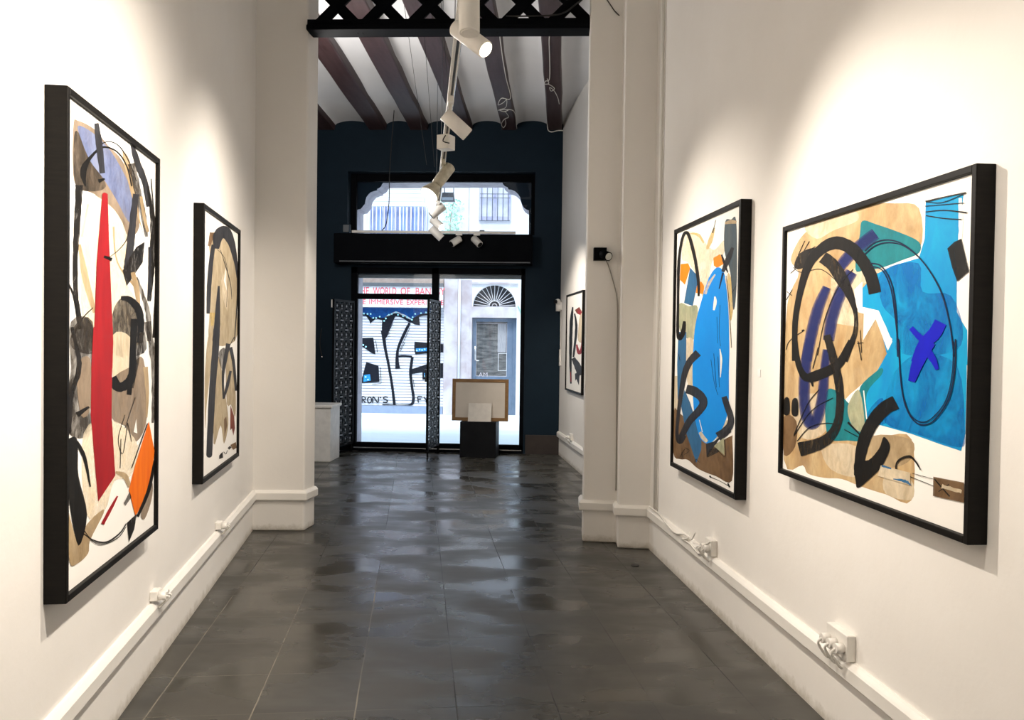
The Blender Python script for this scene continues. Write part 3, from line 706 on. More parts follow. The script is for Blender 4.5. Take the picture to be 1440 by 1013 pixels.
c.stroke(INK, [(352, 500), (330, 610), (288, 712)], [8, 14, 10]); c.stroke(INK, [(325, 362), (265, 530)], 4)
c.poly(DRY, [(248, 735), (285, 700), (275, 760), (255, 808)], False); c.poly(WASHK, [(235, 662), (258, 618), (264, 640), (242, 672)], False)
c.stroke(INK, [(80, 772), (120, 800), (170, 808), (220, 775), (245, 738)], [3, 5, 6, 5, 4]); c.stroke(INK, [(78, 752), (120, 806), (160, 816), (215, 790), (244, 750)], 3)
c.stroke(RED, [(156, 740), (185, 685), (212, 635)], [12, 12, 6])
for L in ([(240, 330), (215, 420), (232, 475), (250, 360)], [(225, 420), (222, 530)], [(278, 265), (240, 380)], [(250, 360), (265, 430)]): c.stroke(INK, L, 2.5)
c.poly(WHITEP, [(272, 395), (282, 345), (286, 400)], False)
finish(th, c)

# ---- second painting, left wall
th, c = framed(LW, 1.266, 2.41, 0.715, 2.226, 0.055, 'black-framed abstract with a grey arch over tan strokes, beside the left pier', 0.026)
c.frame(280, 290, 5.34)
c.poly(KHAKI, [(72, 250), (112, 195), (200, 250), (275, 320), (290, 500), (285, 760), (270, 1013), (85, 1030), (78, 800), (92, 500)])
c.poly(KHAKI, [(120, 420), (180, 300), (240, 380), (272, 600), (265, 850), (235, 1000), (165, 960), (150, 650)])
c.poly(PALE, [(205, 450), (165, 560), (180, 700), (212, 795), (225, 640)], False)
c.poly(WHITEP, [(202, 460), (185, 560), (210, 640), (200, 560)], False)
c.stroke(BROWN, [(75, 300), (100, 200)], [20, 40])
c.stroke(SLATE, [(108, 290), (92, 400), (75, 600), (68, 808)], [30, 34, 34, 26], 0.03)
c.stroke(SLATE, [(130, 320), (142, 230), (190, 195), (240, 270), (275, 420), (288, 540)], [40, 78, 92, 56, 28, 14], 0.03)
c.stroke(INK, [(288, 480), (286, 700), (265, 1010)], [12, 9, 6]); c.stroke(INK, [(135, 325), (190, 390), (215, 520), (205, 760)], 3)
c.stroke(DRY, [(160, 330), (230, 560), (245, 700)], [4, 6, 3], 0.2); c.stroke(YELL, [(100, 800), (98, 900)], [40, 16])
c.frame(275, 470, 4.83)
c.poly(KHAKI, [(85, 20), (130, 20), (100, 260), (75, 480), (64, 640), (62, 300)]); c.poly(KHAKI, [(130, 250), (160, 160), (205, 430), (222, 610), (192, 745), (170, 620), (122, 745)])
c.poly(KHAKI, [(205, 150), (245, 140), (272, 400), (268, 560), (240, 480), (212, 470)])
c.poly(WHITEP, [(215, 480), (232, 500), (222, 580)], False); c.poly(WASHK, [(160, 120), (200, 100), (190, 240), (162, 200)])
c.stroke(SLATE, [(222, 65), (202, 170), (186, 280), (188, 440)], [30, 26, 18, 10], 0.04); c.stroke(SLATE, [(238, 250), (215, 350), (190, 440)], [16, 22, 12]); c.stroke(SLATE, [(236, 90), (258, 200), (274, 385)], [26, 20, 16], 0.04)
c.stroke(INK, [(262, 20), (225, 90)], [6, 3]); c.poly(RUST, [(236, 482), (262, 560), (266, 640), (256, 690), (246, 640), (234, 655)], False); c.poly(BROWN, [(192, 580), (208, 560), (214, 620), (196, 700)], False)
c.frame(280, 290, 5.34); c.stroke(SLATE, [(147, 600), (140, 760), (134, 900), (122, 1013)], [14, 34, 44, 48], 0.03)
c.frame(275, 470, 4.83); c.stroke(SLATE, [(142, -30), (135, 100), (112, 400), (92, 820)], [44, 46, 44, 40], 0.03, True)
c.poly(INK, [(160, 825), (182, 800), (186, 840), (160, 850)], False); c.stroke(INK, [(190, 800), (205, 815), (215, 790)], 4); c.stroke(DRY, [(222, 780), (238, 765)], 16); c.stroke(BROWN, [(244, 770), (282, 750)], 38)
finish(th, c)

# ---- second painting, right wall
th, c = framed(RW, 0.905, 2.11, 0.720, 2.239, 0.059, 'black-framed abstract with a tall bright blue oval, beside the right pier', 0.026)
c.frame(940, 280, 4.827)
c.poly(PEACH, [(115, 230), (200, 240), (280, 330), (320, 340), (380, 280), (372, 380), (300, 420), (270, 560), (230, 660), (190, 520), (130, 430), (90, 400)])
c.stroke(YELL, [(150, 235), (205, 245), (240, 300)], [6, 20, 8]); c.stroke(YELL, [(312, 195), (285, 280), (262, 340)], [10, 30, 16]); c.stroke(DRY, [(322, 142), (300, 230)], [4, 8])
c.poly(YELL, [(408, 500), (445, 620), (438, 760), (420, 820), (398, 600)])
c.poly(BGREY, [(385, 155), (425, 140), (460, 145), (466, 480), (455, 700), (438, 740), (420, 500), (380, 350)]); c.stroke(TAN, [(385, 165), (425, 155), (462, 158)], [14, 26, 20])
c.poly(AMBER, [(82, 442), (135, 436), (148, 470), (112, 582), (78, 548)], False); c.poly(AMBER, [(305, 400), (352, 374), (376, 440), (330, 468), (308, 452)], False); c.poly(AMBER, [(195, 560), (225, 562), (243, 592), (236, 645), (186, 638)], False)
c.poly(STEELB, [(148, 466), (206, 530), (166, 727), (106, 706)], False)
c.poly(SAGE, [(75, 712), (140, 728), (200, 738), (175, 950), (100, 925), (72, 860)])
c.frame(935, 480, 4.609)
c.poly(PALE, [(130, 20), (185, 0), (185, 280), (150, 290)]); c.poly(PALE, [(58, 225), (85, 225), (86, 440), (58, 440)], False)
c.poly(BROWN, [(58, 450), (100, 470), (200, 560), (280, 660), (340, 660), (430, 615), (438, 640), (435, 906), (330, 875), (220, 830), (150, 770), (100, 765), (56, 725)])
c.poly(STEELB, [(88, -60), (140, -60), (138, 150), (120, 300), (84, 380), (80, 150)], False)
c.poly(STEELB, [(105, 420), (128, 315), (165, 400), (238, 640), (236, 705), (205, 790), (140, 600)], False)
c.stroke(INK, [(90, 85), (98, 125)], 4)
c.frame(940, 280, 4.827)
ov = [(940 + x / 4.827, 280 + y / 4.827) for x, y in [(170, 1013), (178, 900), (195, 800), (228, 680), (262, 570), (295, 500), (330, 465), (362, 475), (386, 530), (400, 640), (410, 800), (414, 1013)]]
ov += [(935 + x / 4.609, 480 + y / 4.609) for x, y in [(416, 200), (414, 400), (396, 510), (345, 612), (285, 664), (235, 636), (205, 550), (186, 420), (180, 200)]]
c.frame(0, 0, 1); c.poly(SKYB, ov); c.frame(940, 280, 4.827)
c.stroke(PEACH, [(248, 645), (272, 580), (318, 512)], [22, 22, 8]); c.stroke(WHITEP, [(316, 662), (318, 700), (309, 755)], [8, 22, 12]); c.stroke(SKYB, [(278, 530), (262, 580), (240, 640)], 4)
c.stroke(PALE, [(385, 530), (402, 640), (415, 800), (425, 1013)], 4); c.stroke(DRY, [(392, 520), (412, 700), (430, 1010)], 3)
c.stroke(NAVYL, [(352, 720), (345, 900), (355, 1000)], 2.5); c.stroke(NAVYL, [(330, 800), (335, 980)], 2.5)
c.stroke(INK, [(206, 660), (204, 560), (180, 400), (140, 250), (112, 232), (88, 300), (70, 450), (66, 700), (64, 900), (78, 945), (100, 905), (110, 830)], [14, 20, 22, 22, 20, 18, 20, 18, 22, 30, 32, 20], 0.06)
c.stroke(SLATE, [(438, 330), (405, 410), (370, 495)], [20, 36, 22]); c.stroke(INK, [(362, 378), (382, 440), (404, 500)], [10, 16, 8]); c.stroke(NAVYL, [(372, 500), (345, 610)], [14, 6]); c.stroke(INK, [(460, 590), (432, 640)], 4)
c.frame(935, 480, 4.609)
c.stroke(WHITEP, [(358, 50), (366, 120), (361, 235)], [5, 14, 4]); c.stroke(PALE, [(228, 590), (250, 625), (275, 652)], [18, 26, 20]); c.stroke(WHITEP, [(225, 510), (245, 590)], 4); c.stroke(PALE, [(408, 512), (370, 580), (335, 632)], [12, 8, 6])
for L in ([(300, 120), (320, 260), (345, 350)], [(318, 80), (335, 300)], [(345, 100), (355, 300)]): c.stroke(NAVYL, L, 2.5)
c.stroke(SLATE, [(218, 75), (165, 130), (130, 210), (108, 330), (88, 480), (80, 600), (98, 650), (125, 610)], [50, 44, 38, 30, 22, 22, 36, 36], 0.03)
c.stroke(SLATE, [(140, 310), (190, 325), (240, 365), (250, 410), (215, 460), (160, 520), (105, 625)], [56, 62, 56, 52, 50, 44, 36], 0.03)
c.stroke(SLATE, [(385, 360), (405, 420), (428, 490), (425, 540), (390, 590), (345, 620)], [36, 40, 40, 44, 56, 60], 0.03)
c.poly(SLATE, [(268, 665), (320, 650), (380, 600), (420, 560), (432, 590), (350, 640), (310, 700), (272, 752)], False); c.poly(WASHK, [(290, 700), (360, 690), (350, 720), (275, 755)], False); c.poly(SAGE, [(320, 680), (385, 625), (388, 740)], False); c.stroke(INK, [(388, 640), (392, 750), (330, 690)], 3)
for L in ([(100, 750), (130, 700)], [(130, 690), (160, 710), (128, 735)], [(196, 785), (205, 765), (226, 786)], [(115, 755), (112, 720)]): c.stroke(INK, L, 3)
c.stroke(INK, [(295, 880), (360, 908), (425, 945)], [6, 3, 6]); c.stroke(INK, [(410, 922), (422, 948)], 10); c.stroke(INK, [(292, 872), (300, 885)], 10)
finish(th, c)

# ---- large painting, right wall, near
th, c = framed(RW, -0.978, 0.377, 0.940, 2.026, 0.060, 'large wide black-framed abstract in turquoise and gold, nearest on the right wall')
c.frame(1080, 210, 3.494)
c.poly(GOLD, [(92, 1060), (92, 800), (112, 700), (150, 610), (112, 545), (150, 450), (205, 390), (270, 345), (400, 300), (500, 270), (620, 266), (742, 290), (742, 500), (560, 570), (540, 700), (435, 790), (530, 830), (600, 940), (570, 1060)])
c.poly(PALE, [(180, 380), (300, 320), (420, 300), (440, 350), (320, 400), (240, 440)]); c.poly(PALE, [(420, 590), (540, 520), (560, 640), (470, 660), (430, 740)]); c.poly(PEACH, [(310, 640), (380, 600), (440, 760), (420, 960), (330, 1000)])
c.frame(1080, 480, 3.378)
c.poly(GOLD, [(76, -40), (565, -40), (570, 60), (520, 140), (440, 210), (360, 300), (430, 420), (480, 460), (560, 450), (682, 466), (682, 756), (560, 728), (440, 690), (350, 655), (270, 650), (190, 630), (165, 590), (75, 562)])
c.poly(PALE, [(120, 280), (250, 260), (280, 420), (160, 460)]); c.poly(PALE, [(260, 500), (420, 500), (430, 640), (300, 610)]); c.poly(BROWN, [(76, 360), (135, 380), (130, 500), (76, 540)]); c.poly(TAN, [(500, 450), (680, 468), (680, 560), (590, 600), (500, 560)]); c.poly(PALE, [(560, 640), (680, 660), (682, 754), (560, 725)])
c.frame(1080, 210, 3.494)
c.poly(CYAN, [(775, 262), (870, 238), (962, 215), (950, 330), (945, 430), (928, 520), (928, 800), (955, 850), (980, 890), (980, 1060), (570, 1060), (608, 945), (580, 870), (540, 792), (465, 775), (465, 682), (520, 620), (620, 570), (742, 535), (770, 440)], False)
c.frame(1080, 480, 3.378)
c.poly(CYAN, [(540, -40), (945, -40), (944, 200), (938, 440), (918, 522), (820, 490), (680, 440), (545, 402), (470, 385), (440, 220), (520, 140), (565, 60)], False)
c.poly(CYAN2, [(600, 150), (720, 60), (900, 120), (935, 420), (910, 505), (700, 440), (560, 390), (560, 280)]); c.poly(CYAN2, [(480, 330), (545, 270), (560, 390), (480, 380)])
c.frame(1080, 210, 3.494); c.poly(CYAN2, [(560, 600), (740, 560), (760, 700), (900, 720), (960, 900), (900, 1000), (640, 1000), (640, 860), (560, 760)])
c.stroke(WHITEP, [(945, 240), (948, 400), (935, 520)], [16, 20, 8], 0.2)
c.poly(TEAL, [(465, 352), (530, 368), (650, 410), (742, 455), (742, 510), (660, 545), (560, 582), (480, 592), (430, 590), (452, 420)])
c.frame(1080, 480, 3.378)
c.poly(TEAL, [(278, 240), (330, 238), (390, 300), (430, 300), (440, 215), (520, 140), (545, 130), (540, 160), (470, 250), (470, 400), (440, 470), (380, 472), (300, 468), (275, 400)]); c.poly(SAGE, [(380, 310), (430, 230), (455, 330), (455, 430), (400, 400)]); c.stroke(WHITEP, [(455, 235), (470, 370)], 5)
c.frame(1080, 210, 3.494)
c.poly(WHITEP, [(425, 690), (465, 650), (465, 775), (545, 793), (612, 945), (590, 990), (530, 835), (468, 940), (472, 800), (430, 775)], False)
c.frame(1080, 480, 3.378); c.poly(WHITEP, [(548, -50), (592, -10), (565, 35), (560, 10)], False)
c.frame(1080, 210, 3.494)
c.spray(SPRAY, [(530, 415), (445, 480), (385, 540), (355, 580)], [40, 40, 38, 34]); c.spray(SPRAY, [(412, 602), (360, 700), (318, 820), (298, 940)], [40, 40, 40, 38]); c.spray(SPRAY, [(290, 678), (245, 790), (212, 920), (190, 1040)], [28, 38, 38, 36])
c.frame(1080, 480, 3.378); c.spray(SPRAY, [(200, -10), (178, 130), (174, 290), (196, 385), (230, 375), (258, 270), (272, 120), (280, 40)], [28, 36, 36, 38, 38, 34, 30, 26])
c.frame(1080, 210, 3.494)
c.poly(DRY, [(130, 580), (150, 520), (200, 490), (240, 490), (210, 540), (170, 585)])
c.stroke(INK, [(528, 708), (505, 620), (460, 540), (400, 480), (330, 460), (260, 495), (200, 570), (160, 700), (135, 850), (132, 1040)], [62, 62, 62, 64, 62, 52, 42, 32, 28, 26], 0.03)
c.stroke(DRY, [(270, 530), (320, 570), (365, 640), (405, 720), (432, 810), (430, 900), (400, 980), (375, 1040)], [60, 62, 62, 40, 20, 24, 32, 38], 0.04)
for L in ([(125, 580), (165, 605), (260, 590), (330, 640)], [(150, 520), (182, 450)], [(178, 500), (205, 452)], [(195, 500), (235, 478)], [(92, 740), (120, 690)], [(95, 700), (120, 720)], [(90, 985), (110, 940), (180, 890)], [(112, 610), (135, 590)], [(455, 890), (462, 1000)], [(440, 955), (470, 950)]): c.stroke(INK, L, 3.5)
c.stroke(INK, [(168, 893), (180, 888)], 8); c.stroke(INK, [(420, 590), (340, 690), (280, 840), (245, 1013)], 4)
c.frame(1080, 480, 3.378)
c.stroke(INK, [(128, -10), (140, 80), (158, 140), (185, 172), (230, 165), (300, 135), (345, 100), (400, 0)], [24, 26, 30, 40, 50, 46, 40, 34], 0.04)
c.stroke(DRY, [(282, -30), (312, 80), (335, 180), (345, 280), (335, 380), (300, 450), (240, 490), (150, 515)], [34, 40, 40, 38, 40, 48, 58, 66], 0.04)
c.stroke(INK, [(610, 290), (550, 325), (490, 400), (450, 500), (428, 640)], [66, 66, 62, 56, 36], 0.03)
c.poly(INK, [(410, 590), (432, 560), (480, 565), (530, 510), (552, 455), (580, 490), (575, 530), (540, 600), (490, 650), (430, 698), (418, 660)])
for L in ([(245, 230), (190, 300), (125, 445)], [(310, 270), (210, 330), (125, 450)], [(140, 475), (200, 410), (280, 390), (340, 400)], [(365, 420), (430, 455)], [(240, 30), (215, 130)], [(430, 0), (446, 90)]): c.stroke(INK, L, 4)
c.stroke(INK, [(382, 385), (440, 445)], [10, 6]); c.stroke(INK, [(205, 170), (215, 215)], [24, 6])
c.poly(INK, [(80, 275), (102, 273), (104, 343), (78, 346)]); c.poly(INK, [(118, 280), (142, 276), (144, 350), (116, 348)])
c.frame(1080, 210, 3.494)
c.poly(INK, [(885, 488), (918, 456), (952, 440), (990, 600), (933, 650), (908, 580)], False)
c.stroke(COBALT, [(852, 850), (822, 905), (770, 960), (735, 1050)], [62, 64, 60, 62], 0.03); c.stroke(COBALT, [(706, 878), (745, 920), (800, 965)], [24, 30, 40])
for o_ in (0, 16): c.stroke(NAVYL, [(478, 500 + o_), (530, 458 + o_), (600, 446 + o_ * 0.8), (680, 475 + o_ * 0.3), (770, 560), (850, 690 + o_ * 0.2), (895, 850), (918, 1020)], 6)
c.stroke(NAVYL, [(505, 560), (560, 575), (610, 660), (632, 800), (640, 1020)], 6); c.stroke(NAVYL, [(510, 575), (565, 595), (605, 680), (625, 800), (648, 1020)], 5)
c.stroke(INK, [(778, 258), (870, 235), (976, 214)], [10, 6, 8]); c.stroke(INK, [(776, 280), (870, 272), (965, 264)], 4); c.stroke(INK, [(780, 258), (860, 262), (970, 218)], 4); c.stroke(INK, [(778, 308), (870, 300), (980, 312)], [4, 5, 8]); c.stroke(INK, [(780, 326), (870, 340), (955, 345)], 5)
c.frame(1080, 480, 3.378)
c.stroke(COBALT, [(772, 0), (720, 90), (686, 192)], [60, 58, 34], 0.04); c.stroke(COBALT, [(745, 30), (785, 80), (808, 135)], [40, 34, 16])
c.stroke(NAVYL, [(895, -10), (892, 130), (865, 270), (800, 370), (740, 398), (690, 370), (652, 290), (632, 160), (624, -10)], 6); c.stroke(NAVYL, [(885, 0), (880, 150), (850, 280), (790, 360), (735, 385), (680, 350), (648, 270)], 5)
c.stroke(INK, [(728, 612), (705, 572), (675, 548), (630, 562), (612, 590), (618, 628), (640, 636)], [4, 8, 12, 9, 7, 8, 3]); c.stroke(INK, [(618, 618), (690, 648), (800, 692)], [6, 3, 3])
c.poly(BROWN, [(790, 644), (936, 672), (936, 768), (788, 735)], False); c.stroke(INK, [(795, 655), (868, 738)], 6); c.stroke(INK, [(865, 680), (815, 715)], 4); c.stroke(PALE, [(830, 690), (925, 715)], [20, 16], 0.3)
c.poly(PALE, [(540, 590), (680, 625), (680, 685), (525, 640)], False); c.stroke(STEELB, [(545, 592), (590, 606)], [10, 6], 0.3); c.stroke(STEELB, [(600, 655), (655, 665), (682, 684)], [4, 14, 6], 0.3); c.stroke(DRY, [(690, 628), (790, 655)], 3)
finish(th, c)

# ---- small painting beyond the right pier
th, c = framed(BW, -1.66, -0.505, 0.915, 2.11, 0.035, 'small black-framed painting with red and grey marks, half hidden beyond the right pier', 0.02)
c.frame(770, 400, 3.9)
c.poly(PALE, [(178, 170), (196, 160), (198, 300), (180, 320), (165, 290)])
c.stroke(INK, [(138, 125), (130, 220), (126, 400), (128, 545)], [8, 18, 14, 8], 0.1); c.stroke(INK, [(148, 160), (158, 240), (142, 400)], [6, 14, 10], 0.1)
c.stroke(SLATE, [(140, 405), (165, 450), (178, 500)], [20, 36, 26]); c.poly(SLATE, [(150, 490), (178, 480), (172, 555), (158, 520), (152, 530)], False)
c.stroke(RUST, [(155, 150), (180, 135)], [20, 26]); c.stroke(RED, [(166, 150), (185, 160)], [24, 20]); c.stroke(RED, [(160, 330), (168, 368), (178, 375), (188, 345), (190, 290)], [8, 16, 18, 12, 6]); c.stroke(RED, [(126, 480), (129, 535)], 5)
finish(th, c)

# ------------------------------------------------------------------ small things in the gallery
# black plinth by the door, framed board turned to the street, card leaning on it
pl = MB().prism([(-1.236, 11.03, 0), (-0.766, 11.00, 0), (-0.742, 11.28, 0), (-1.21, 11.31, 0)], (0, 0, 0.468))
o = pl.build('plinth', CUBE_K, bevel=0.004); tag(o, 'black cube plinth on the floor inside the glass door', 'plinth')
q0, q1 = on_y(635.5, 590, 11.13), on_y(714.5, 590, 11.13)
bt = thing('framed_board', ((q0[0] + q1[0]) / 2, 11.13, 0.47), 'framed board seen from its pale back, standing on the black plinth', 'picture')
tilt = lambda z: 0.045 * (z - 0.47)
x0, x1, z0, z1 = q0[0], q1[0], 0.4695, 1.02; bo = 0.045
fm = MB()
for (a0, a1, b0, b1) in ((x0, x0 + bo, z0, z1), (x1 - bo, x1, z0, z1), (x0 + bo, x1 - bo, z0, z0 + bo), (x0 + bo, x1 - bo, z1 - bo, z1)):
    fm.obox((a0, 11.115 + tilt(b0), b0), (a1 - a0, 0, 0), (0, 0.035, 0), (0, tilt(b1) - tilt(b0), b1 - b0))
fm.build('frame', OAK, bt, 0.003)
MB().obox((x0 + bo, 11.122 + tilt(z0 + bo), z0 + bo), (x1 - x0 - 2 * bo, 0, 0), (0, 0.02, 0), (0, tilt(z1) - tilt(z0 + 2 * bo), z1 - z0 - 2 * bo)).build('backing', CARD, bt)
k0, k1 = on_y(658, 590, 11.06)[0], on_y(690.5, 590, 11.06)[0]
o = MB().obox((k0, 11.055, 0.469), (k1 - k0, 0, 0), (0, 0.004, 0), (0.004, 0.05, 0.235)).build('card', CARDW); tag(o, 'small white card leaning against the back of the framed board', 'card')
# white counter
ct = thing('counter', (-2.95, 10.5, 0), 'low white counter half hidden behind the left pier', 'counter')
MB().box(-3.10, -2.765, 10.37, 10.82, 0, 0.665).build('body', PLINTHW, ct, 0.006); MB().box(-3.115, -2.745, 10.35, 10.84, 0.665, 0.70).build('top', PLINTHW, ct, 0.006)
# dark strap hanging left of the gate
q = on_y(450, 480, 11.49); cable([np.array([q[0] + 0.02, 11.49, 1.66]), np.array([q[0], 11.485, 1.45]), np.array([q[0] + 0.03, 11.485, 1.28])], 0.008, 'strap', CABLE_K, 'dark strap hanging on the navy wall above the white counter', 'strap')
o = MB().ball(np.array([q[0] + 0.03, 11.48, 1.27]), 0.018).build('pull_knob', STEEL); tag(o, 'small metal knob at the end of the dark strap', 'knob')
# grey box in the window recess
q = on_y(489, 319, 11.46); bx = thing('projector_box', (q[0], 11.44, 2.95), 'small dark grey box on the shutter box, left of the fanlight window', 'box')
MB().box(q[0] - 0.095, q[0] + 0.045, 11.36, 11.47, 2.932, 3.07).build('case', NAVY, bx, 0.006); MB().box(q[0] - 0.035, q[0] + 0.04, 11.352, 11.362, 2.96, 3.055).build('panel', GREYMET, bx)
# security camera
q = W(BW, 0.10, 1.99); cmr = thing('security_camera', W(BW, 0.10, 1.98), 'white security camera in the corner by the navy wall', 'camera')
MB().ball(W(BW, 0.09, 2.055, 0.05), 0.042, 18).build('head', PLASTIC, cmr); MB().cyl(W(BW, 0.06, 2.055, 0.075), W(BW, 0.05, 2.055, 0.094), 0.024, 18).build('lens', CABLE_K, cmr)
MB().cyl(W(BW, 0.09, 1.93, 0.04), W(BW, 0.09, 2.02, 0.04), 0.036, 18).build('base', PLASTIC, cmr); MB().obox(W(BW, 0.05, 1.95), BD * 0.08, BN * 0.03, Z * 0.10).build('bracket', PLASTIC, cmr)
cable([W(BW, 0.09, 1.93, 0.01), W(BW, 0.10, 1.7, 0.006), W(BW, 0.10, 1.42, 0.006)], 0.005, 'camera_cable', CABLE_W, 'white cable running down the wall from the security camera')
o = MB().obox(W(BW, 0.055, 1.20), BD * 0.06, BN * 0.02, Z * 0.22).build('switch_plate', PLASTIC, bevel=0.004); tag(o, 'narrow white switch plate below the security camera', 'switch')
# black spotlight on the right pier with its cable
q = on_y(834.5, 349, 6.449); q2 = on_y(852, 367, 6.449)
wl = thing('wall_spotlight', ((q[0] + q2[0]) / 2, 6.449, (q[2] + q2[2]) / 2), 'small black square spotlight mounted on the right pier', 'spotlight')
MB().obox((q[0], 6.455, q2[2]), (q2[0] - q[0], -0.007, 0), (0.003, -0.05, 0), (0, 0, q[2] - q2[2])).build('base', BLACK, wl, 0.003)
ce = np.array([q2[0] - 0.01, 6.375, q2[2] + 0.035]); a_ = np.array([0.50, -0.75, -0.30]); a_ /= np.linalg.norm(a_)
MB().tube([ce - a_ * 0.05, ce - a_ * 0.03, ce + a_ * 0.045], [0.022, 0.032, 0.034], 22).build('head', BLACK, wl); MB().tube([ce + a_ * 0.04, ce + a_ * 0.049], [0.030, 0.026], 22).build('lens', simple('pale_lens', (0.55, 0.54, 0.5), 0.25), wl)
pc = [(853, 367), (857, 378), (862, 395), (867, 415), (868.5, 440), (867.5, 520), (867, 600), (866, 690)]
cable([on_plane(x, y, (0.219, 6.450, 0), (0.0715, 0.9974, 0)) for x, y in pc], 0.0045, 'pier_cable', CABLE_G, 'thin pale grey cable running down the right pier from the black spotlight')
cable([on_plane(x, y, (0.219, 6.450, 0), (0.0715, 0.9974, 0)) for x, y in [(851, -4), (858, 6), (864, 15), (871, 22)]], 0.004, 'loose_wire', CABLE_K, 'short loose dark wire high on the right pier', 'wire')
# conduits up the right wall
def rw(px, py, out=0.0): return on_plane(px, py, W(RW, 0, 0, out), RN)
def lw(px, py, out=0.0): return on_plane(px, py, W(LW, 0, 0, out), LN)
s_ = (rw(929, 350) - RA) @ RD
MB().cyl(W(RW, s_, 0.32, 0.010), W(RW, s_, H1 - 0.02, 0.010), 0.012, 10).build('conduit', TRIM); tag(bpy.data.objects['conduit'], 'white conduit pipe up the right wall next to the pier', 'pipe')
cable([W(RW, s_ - 0.05, 4.55, 0.005), W(RW, s_ - 0.052, 3.0, 0.005), W(RW, s_ - 0.045, 1.6, 0.005), W(RW, s_ - 0.05, 0.325, 0.005)], 0.0035, 'conduit_cable', CABLE_W, 'thin cable running up the right wall alongside the white conduit')
# little label card
q = rw(1068, 525); s0 = (q - RA) @ RD
o = MB().obox(W(RW, s0 - 0.018, q[2] - 0.018), RD * 0.036, RN * 0.003, Z * 0.036).build('label_card', simple('label_paper', (0.74, 0.74, 0.74), 0.6)); tag(o, 'tiny white label card between the two paintings on the right wall', 'label')
# sockets, adaptors and loose cables on the rails
def socket(fr, s, z, label, n=2, w=0.10, h=0.085):
    t = thing('power_socket', W(fr, s, z, 0), label, 'socket', 'power sockets above the wall rails')
    MB().obox(W(fr, s - w / 2, z), fr[1] * w, fr[2] * 0.035, Z * h).build('back_box', PLASTIC, t, 0.004)
    for k in range(n):
        sx = s - w / 2 + w * (k + 0.5) / n
        pg = MB().cyl(W(fr, sx, z + h * 0.45, 0.034), W(fr, sx, z + h * 0.45, 0.068), 0.019, 16).build('plug', PLASTIC, t)
        MB().tube(spline([W(fr, sx, z + h * 0.45, 0.066), W(fr, sx + 0.005, z + h * 0.25, 0.078), W(fr, sx + 0.01, z - 0.02, 0.05), W(fr, sx + 0.012, z - 0.035, 0.034)], 5), 0.005, 8).build('lead', CABLE_W, pg)
    return t
q = rw(1188, 922); sr = (q - RA) @ RD; socket(RW, sr, 0.322, 'white socket box with three plugs on the right rail, nearest the camera', 3, 0.17, 0.10)
q = rw(1004, 778); sr = (q - RA) @ RD; socket(RW, sr, 0.322, 'white socket with two plugs on the right rail under the blue oval painting', 2, 0.11, 0.09)
q = lw(213, 852); sl = (q - LA) @ LD; socket(LW, sl, 0.330, 'white plugs on the left rail below the red stripe painting', 2, 0.07, 0.045)
q = lw(304, 745); sl = (q - LA) @ LD; socket(LW, sl, 0.330, 'white plugs on the left rail below the grey arch painting', 2, 0.07, 0.045)
socket(BW, -0.93, 0.322, 'small white socket on the back room rail below the half hidden painting', 2, 0.12, 0.08)
def rc(pts): return [rw(x, y, 0.036) for x, y in pts]
zc = lambda L: [(900 + x / 3.04, 680 + y / 3.04) for x, y in L]
cable(rc(zc([(40, 100), (80, 130), (110, 170), (150, 212), (190, 218), (205, 235), (180, 240)])), 0.006, 'loose_cable', CABLE_W, 'loose white cable sagging along the right rail close to the pier')
cable(rc(zc([(185, 240), (215, 262), (250, 300), (266, 285), (240, 275), (285, 260), (300, 250)])), 0.005, 'loose_cable', CABLE_W, 'loose white cable looping on the right rail up to the socket')
cable(rc(zc([(212, 210), (220, 240), (236, 212)])), 0.004, 'cable_clip', CABLE_W, 'small white cable clip standing on the right rail', 'clip')
# outlet in the floor
q = on_z(893, 796, 0.0); o = MB().cyl((q[0], q[1], 0.0), (q[0], q[1], 0.006), 0.028, 16).build('floor_outlet', CABLE_K); tag(o, 'small black disc lying on the floor near the right pier', 'disc')

# ------------------------------------------------------------------ the street
struct(MB().box(-14, 12, 11.86, 24, -0.12, 0.0).build('street_ground', PAVE))
YS = 17.5
def blk(nm, mat, x0, x1, z0, z1): struct(MB().box(x0, x1, YS, YS + 0.5, z0, z1).build(nm, mat))
blk('wall_street_left', STONE_W, -12, -4.8, 0, 9); blk('wall_street_upper', STONE_W, -4.8, 10, 2.78, 9); blk('wall_street_over_sign', STONE_W, -4.8, -2.32, 2.2, 2.78)
blk('wall_street_middle', STONE, -2.32, -1.74, 0, 2.78); blk('wall_street_right', STONE_W, -0.82, 10, 0, 2.78); blk('trim_22', STONE, -1.74, -0.82, 2.01, 2.24)
cxr, rr = -1.285, 0.44
arch = [(-1.74, YS, 2.24)] + [(cxr - rr * math.cos(t), YS, 2.24 + rr * math.sin(t)) for t in np.linspace(0, math.pi, 25)] + [(-0.82, YS, 2.24), (-0.82, YS, 2.78), (-1.74, YS, 2.78)]
struct(MB().prism(arch, (0, 0.5, 0)).build('trim_23', STONE_W))
struct(MB().box(-5, 0, YS + 0.5, YS + 0.7, 0, 3).build('wall_street_back', STONE_W))
p_ = MB(); p_.box(-2.31, -2.03, YS - 0.07, YS, 0, 3.2); struct(p_.build('trim_20', STONE, bevel=0.01))
p_ = MB(); p_.box(-1.745, -0.80, YS - 0.04, YS, 2.70, 2.735); struct(p_.build('trim_21', STONE))
o = MB().cyl((-2.0, YS - 0.04, 0), (-2.0, YS - 0.04, 3.42), 0.028, 12).build('drainpipe', STONE_W); tag(o, 'pale drainpipe on the house across the street, beside the stone pilaster', 'pipe')
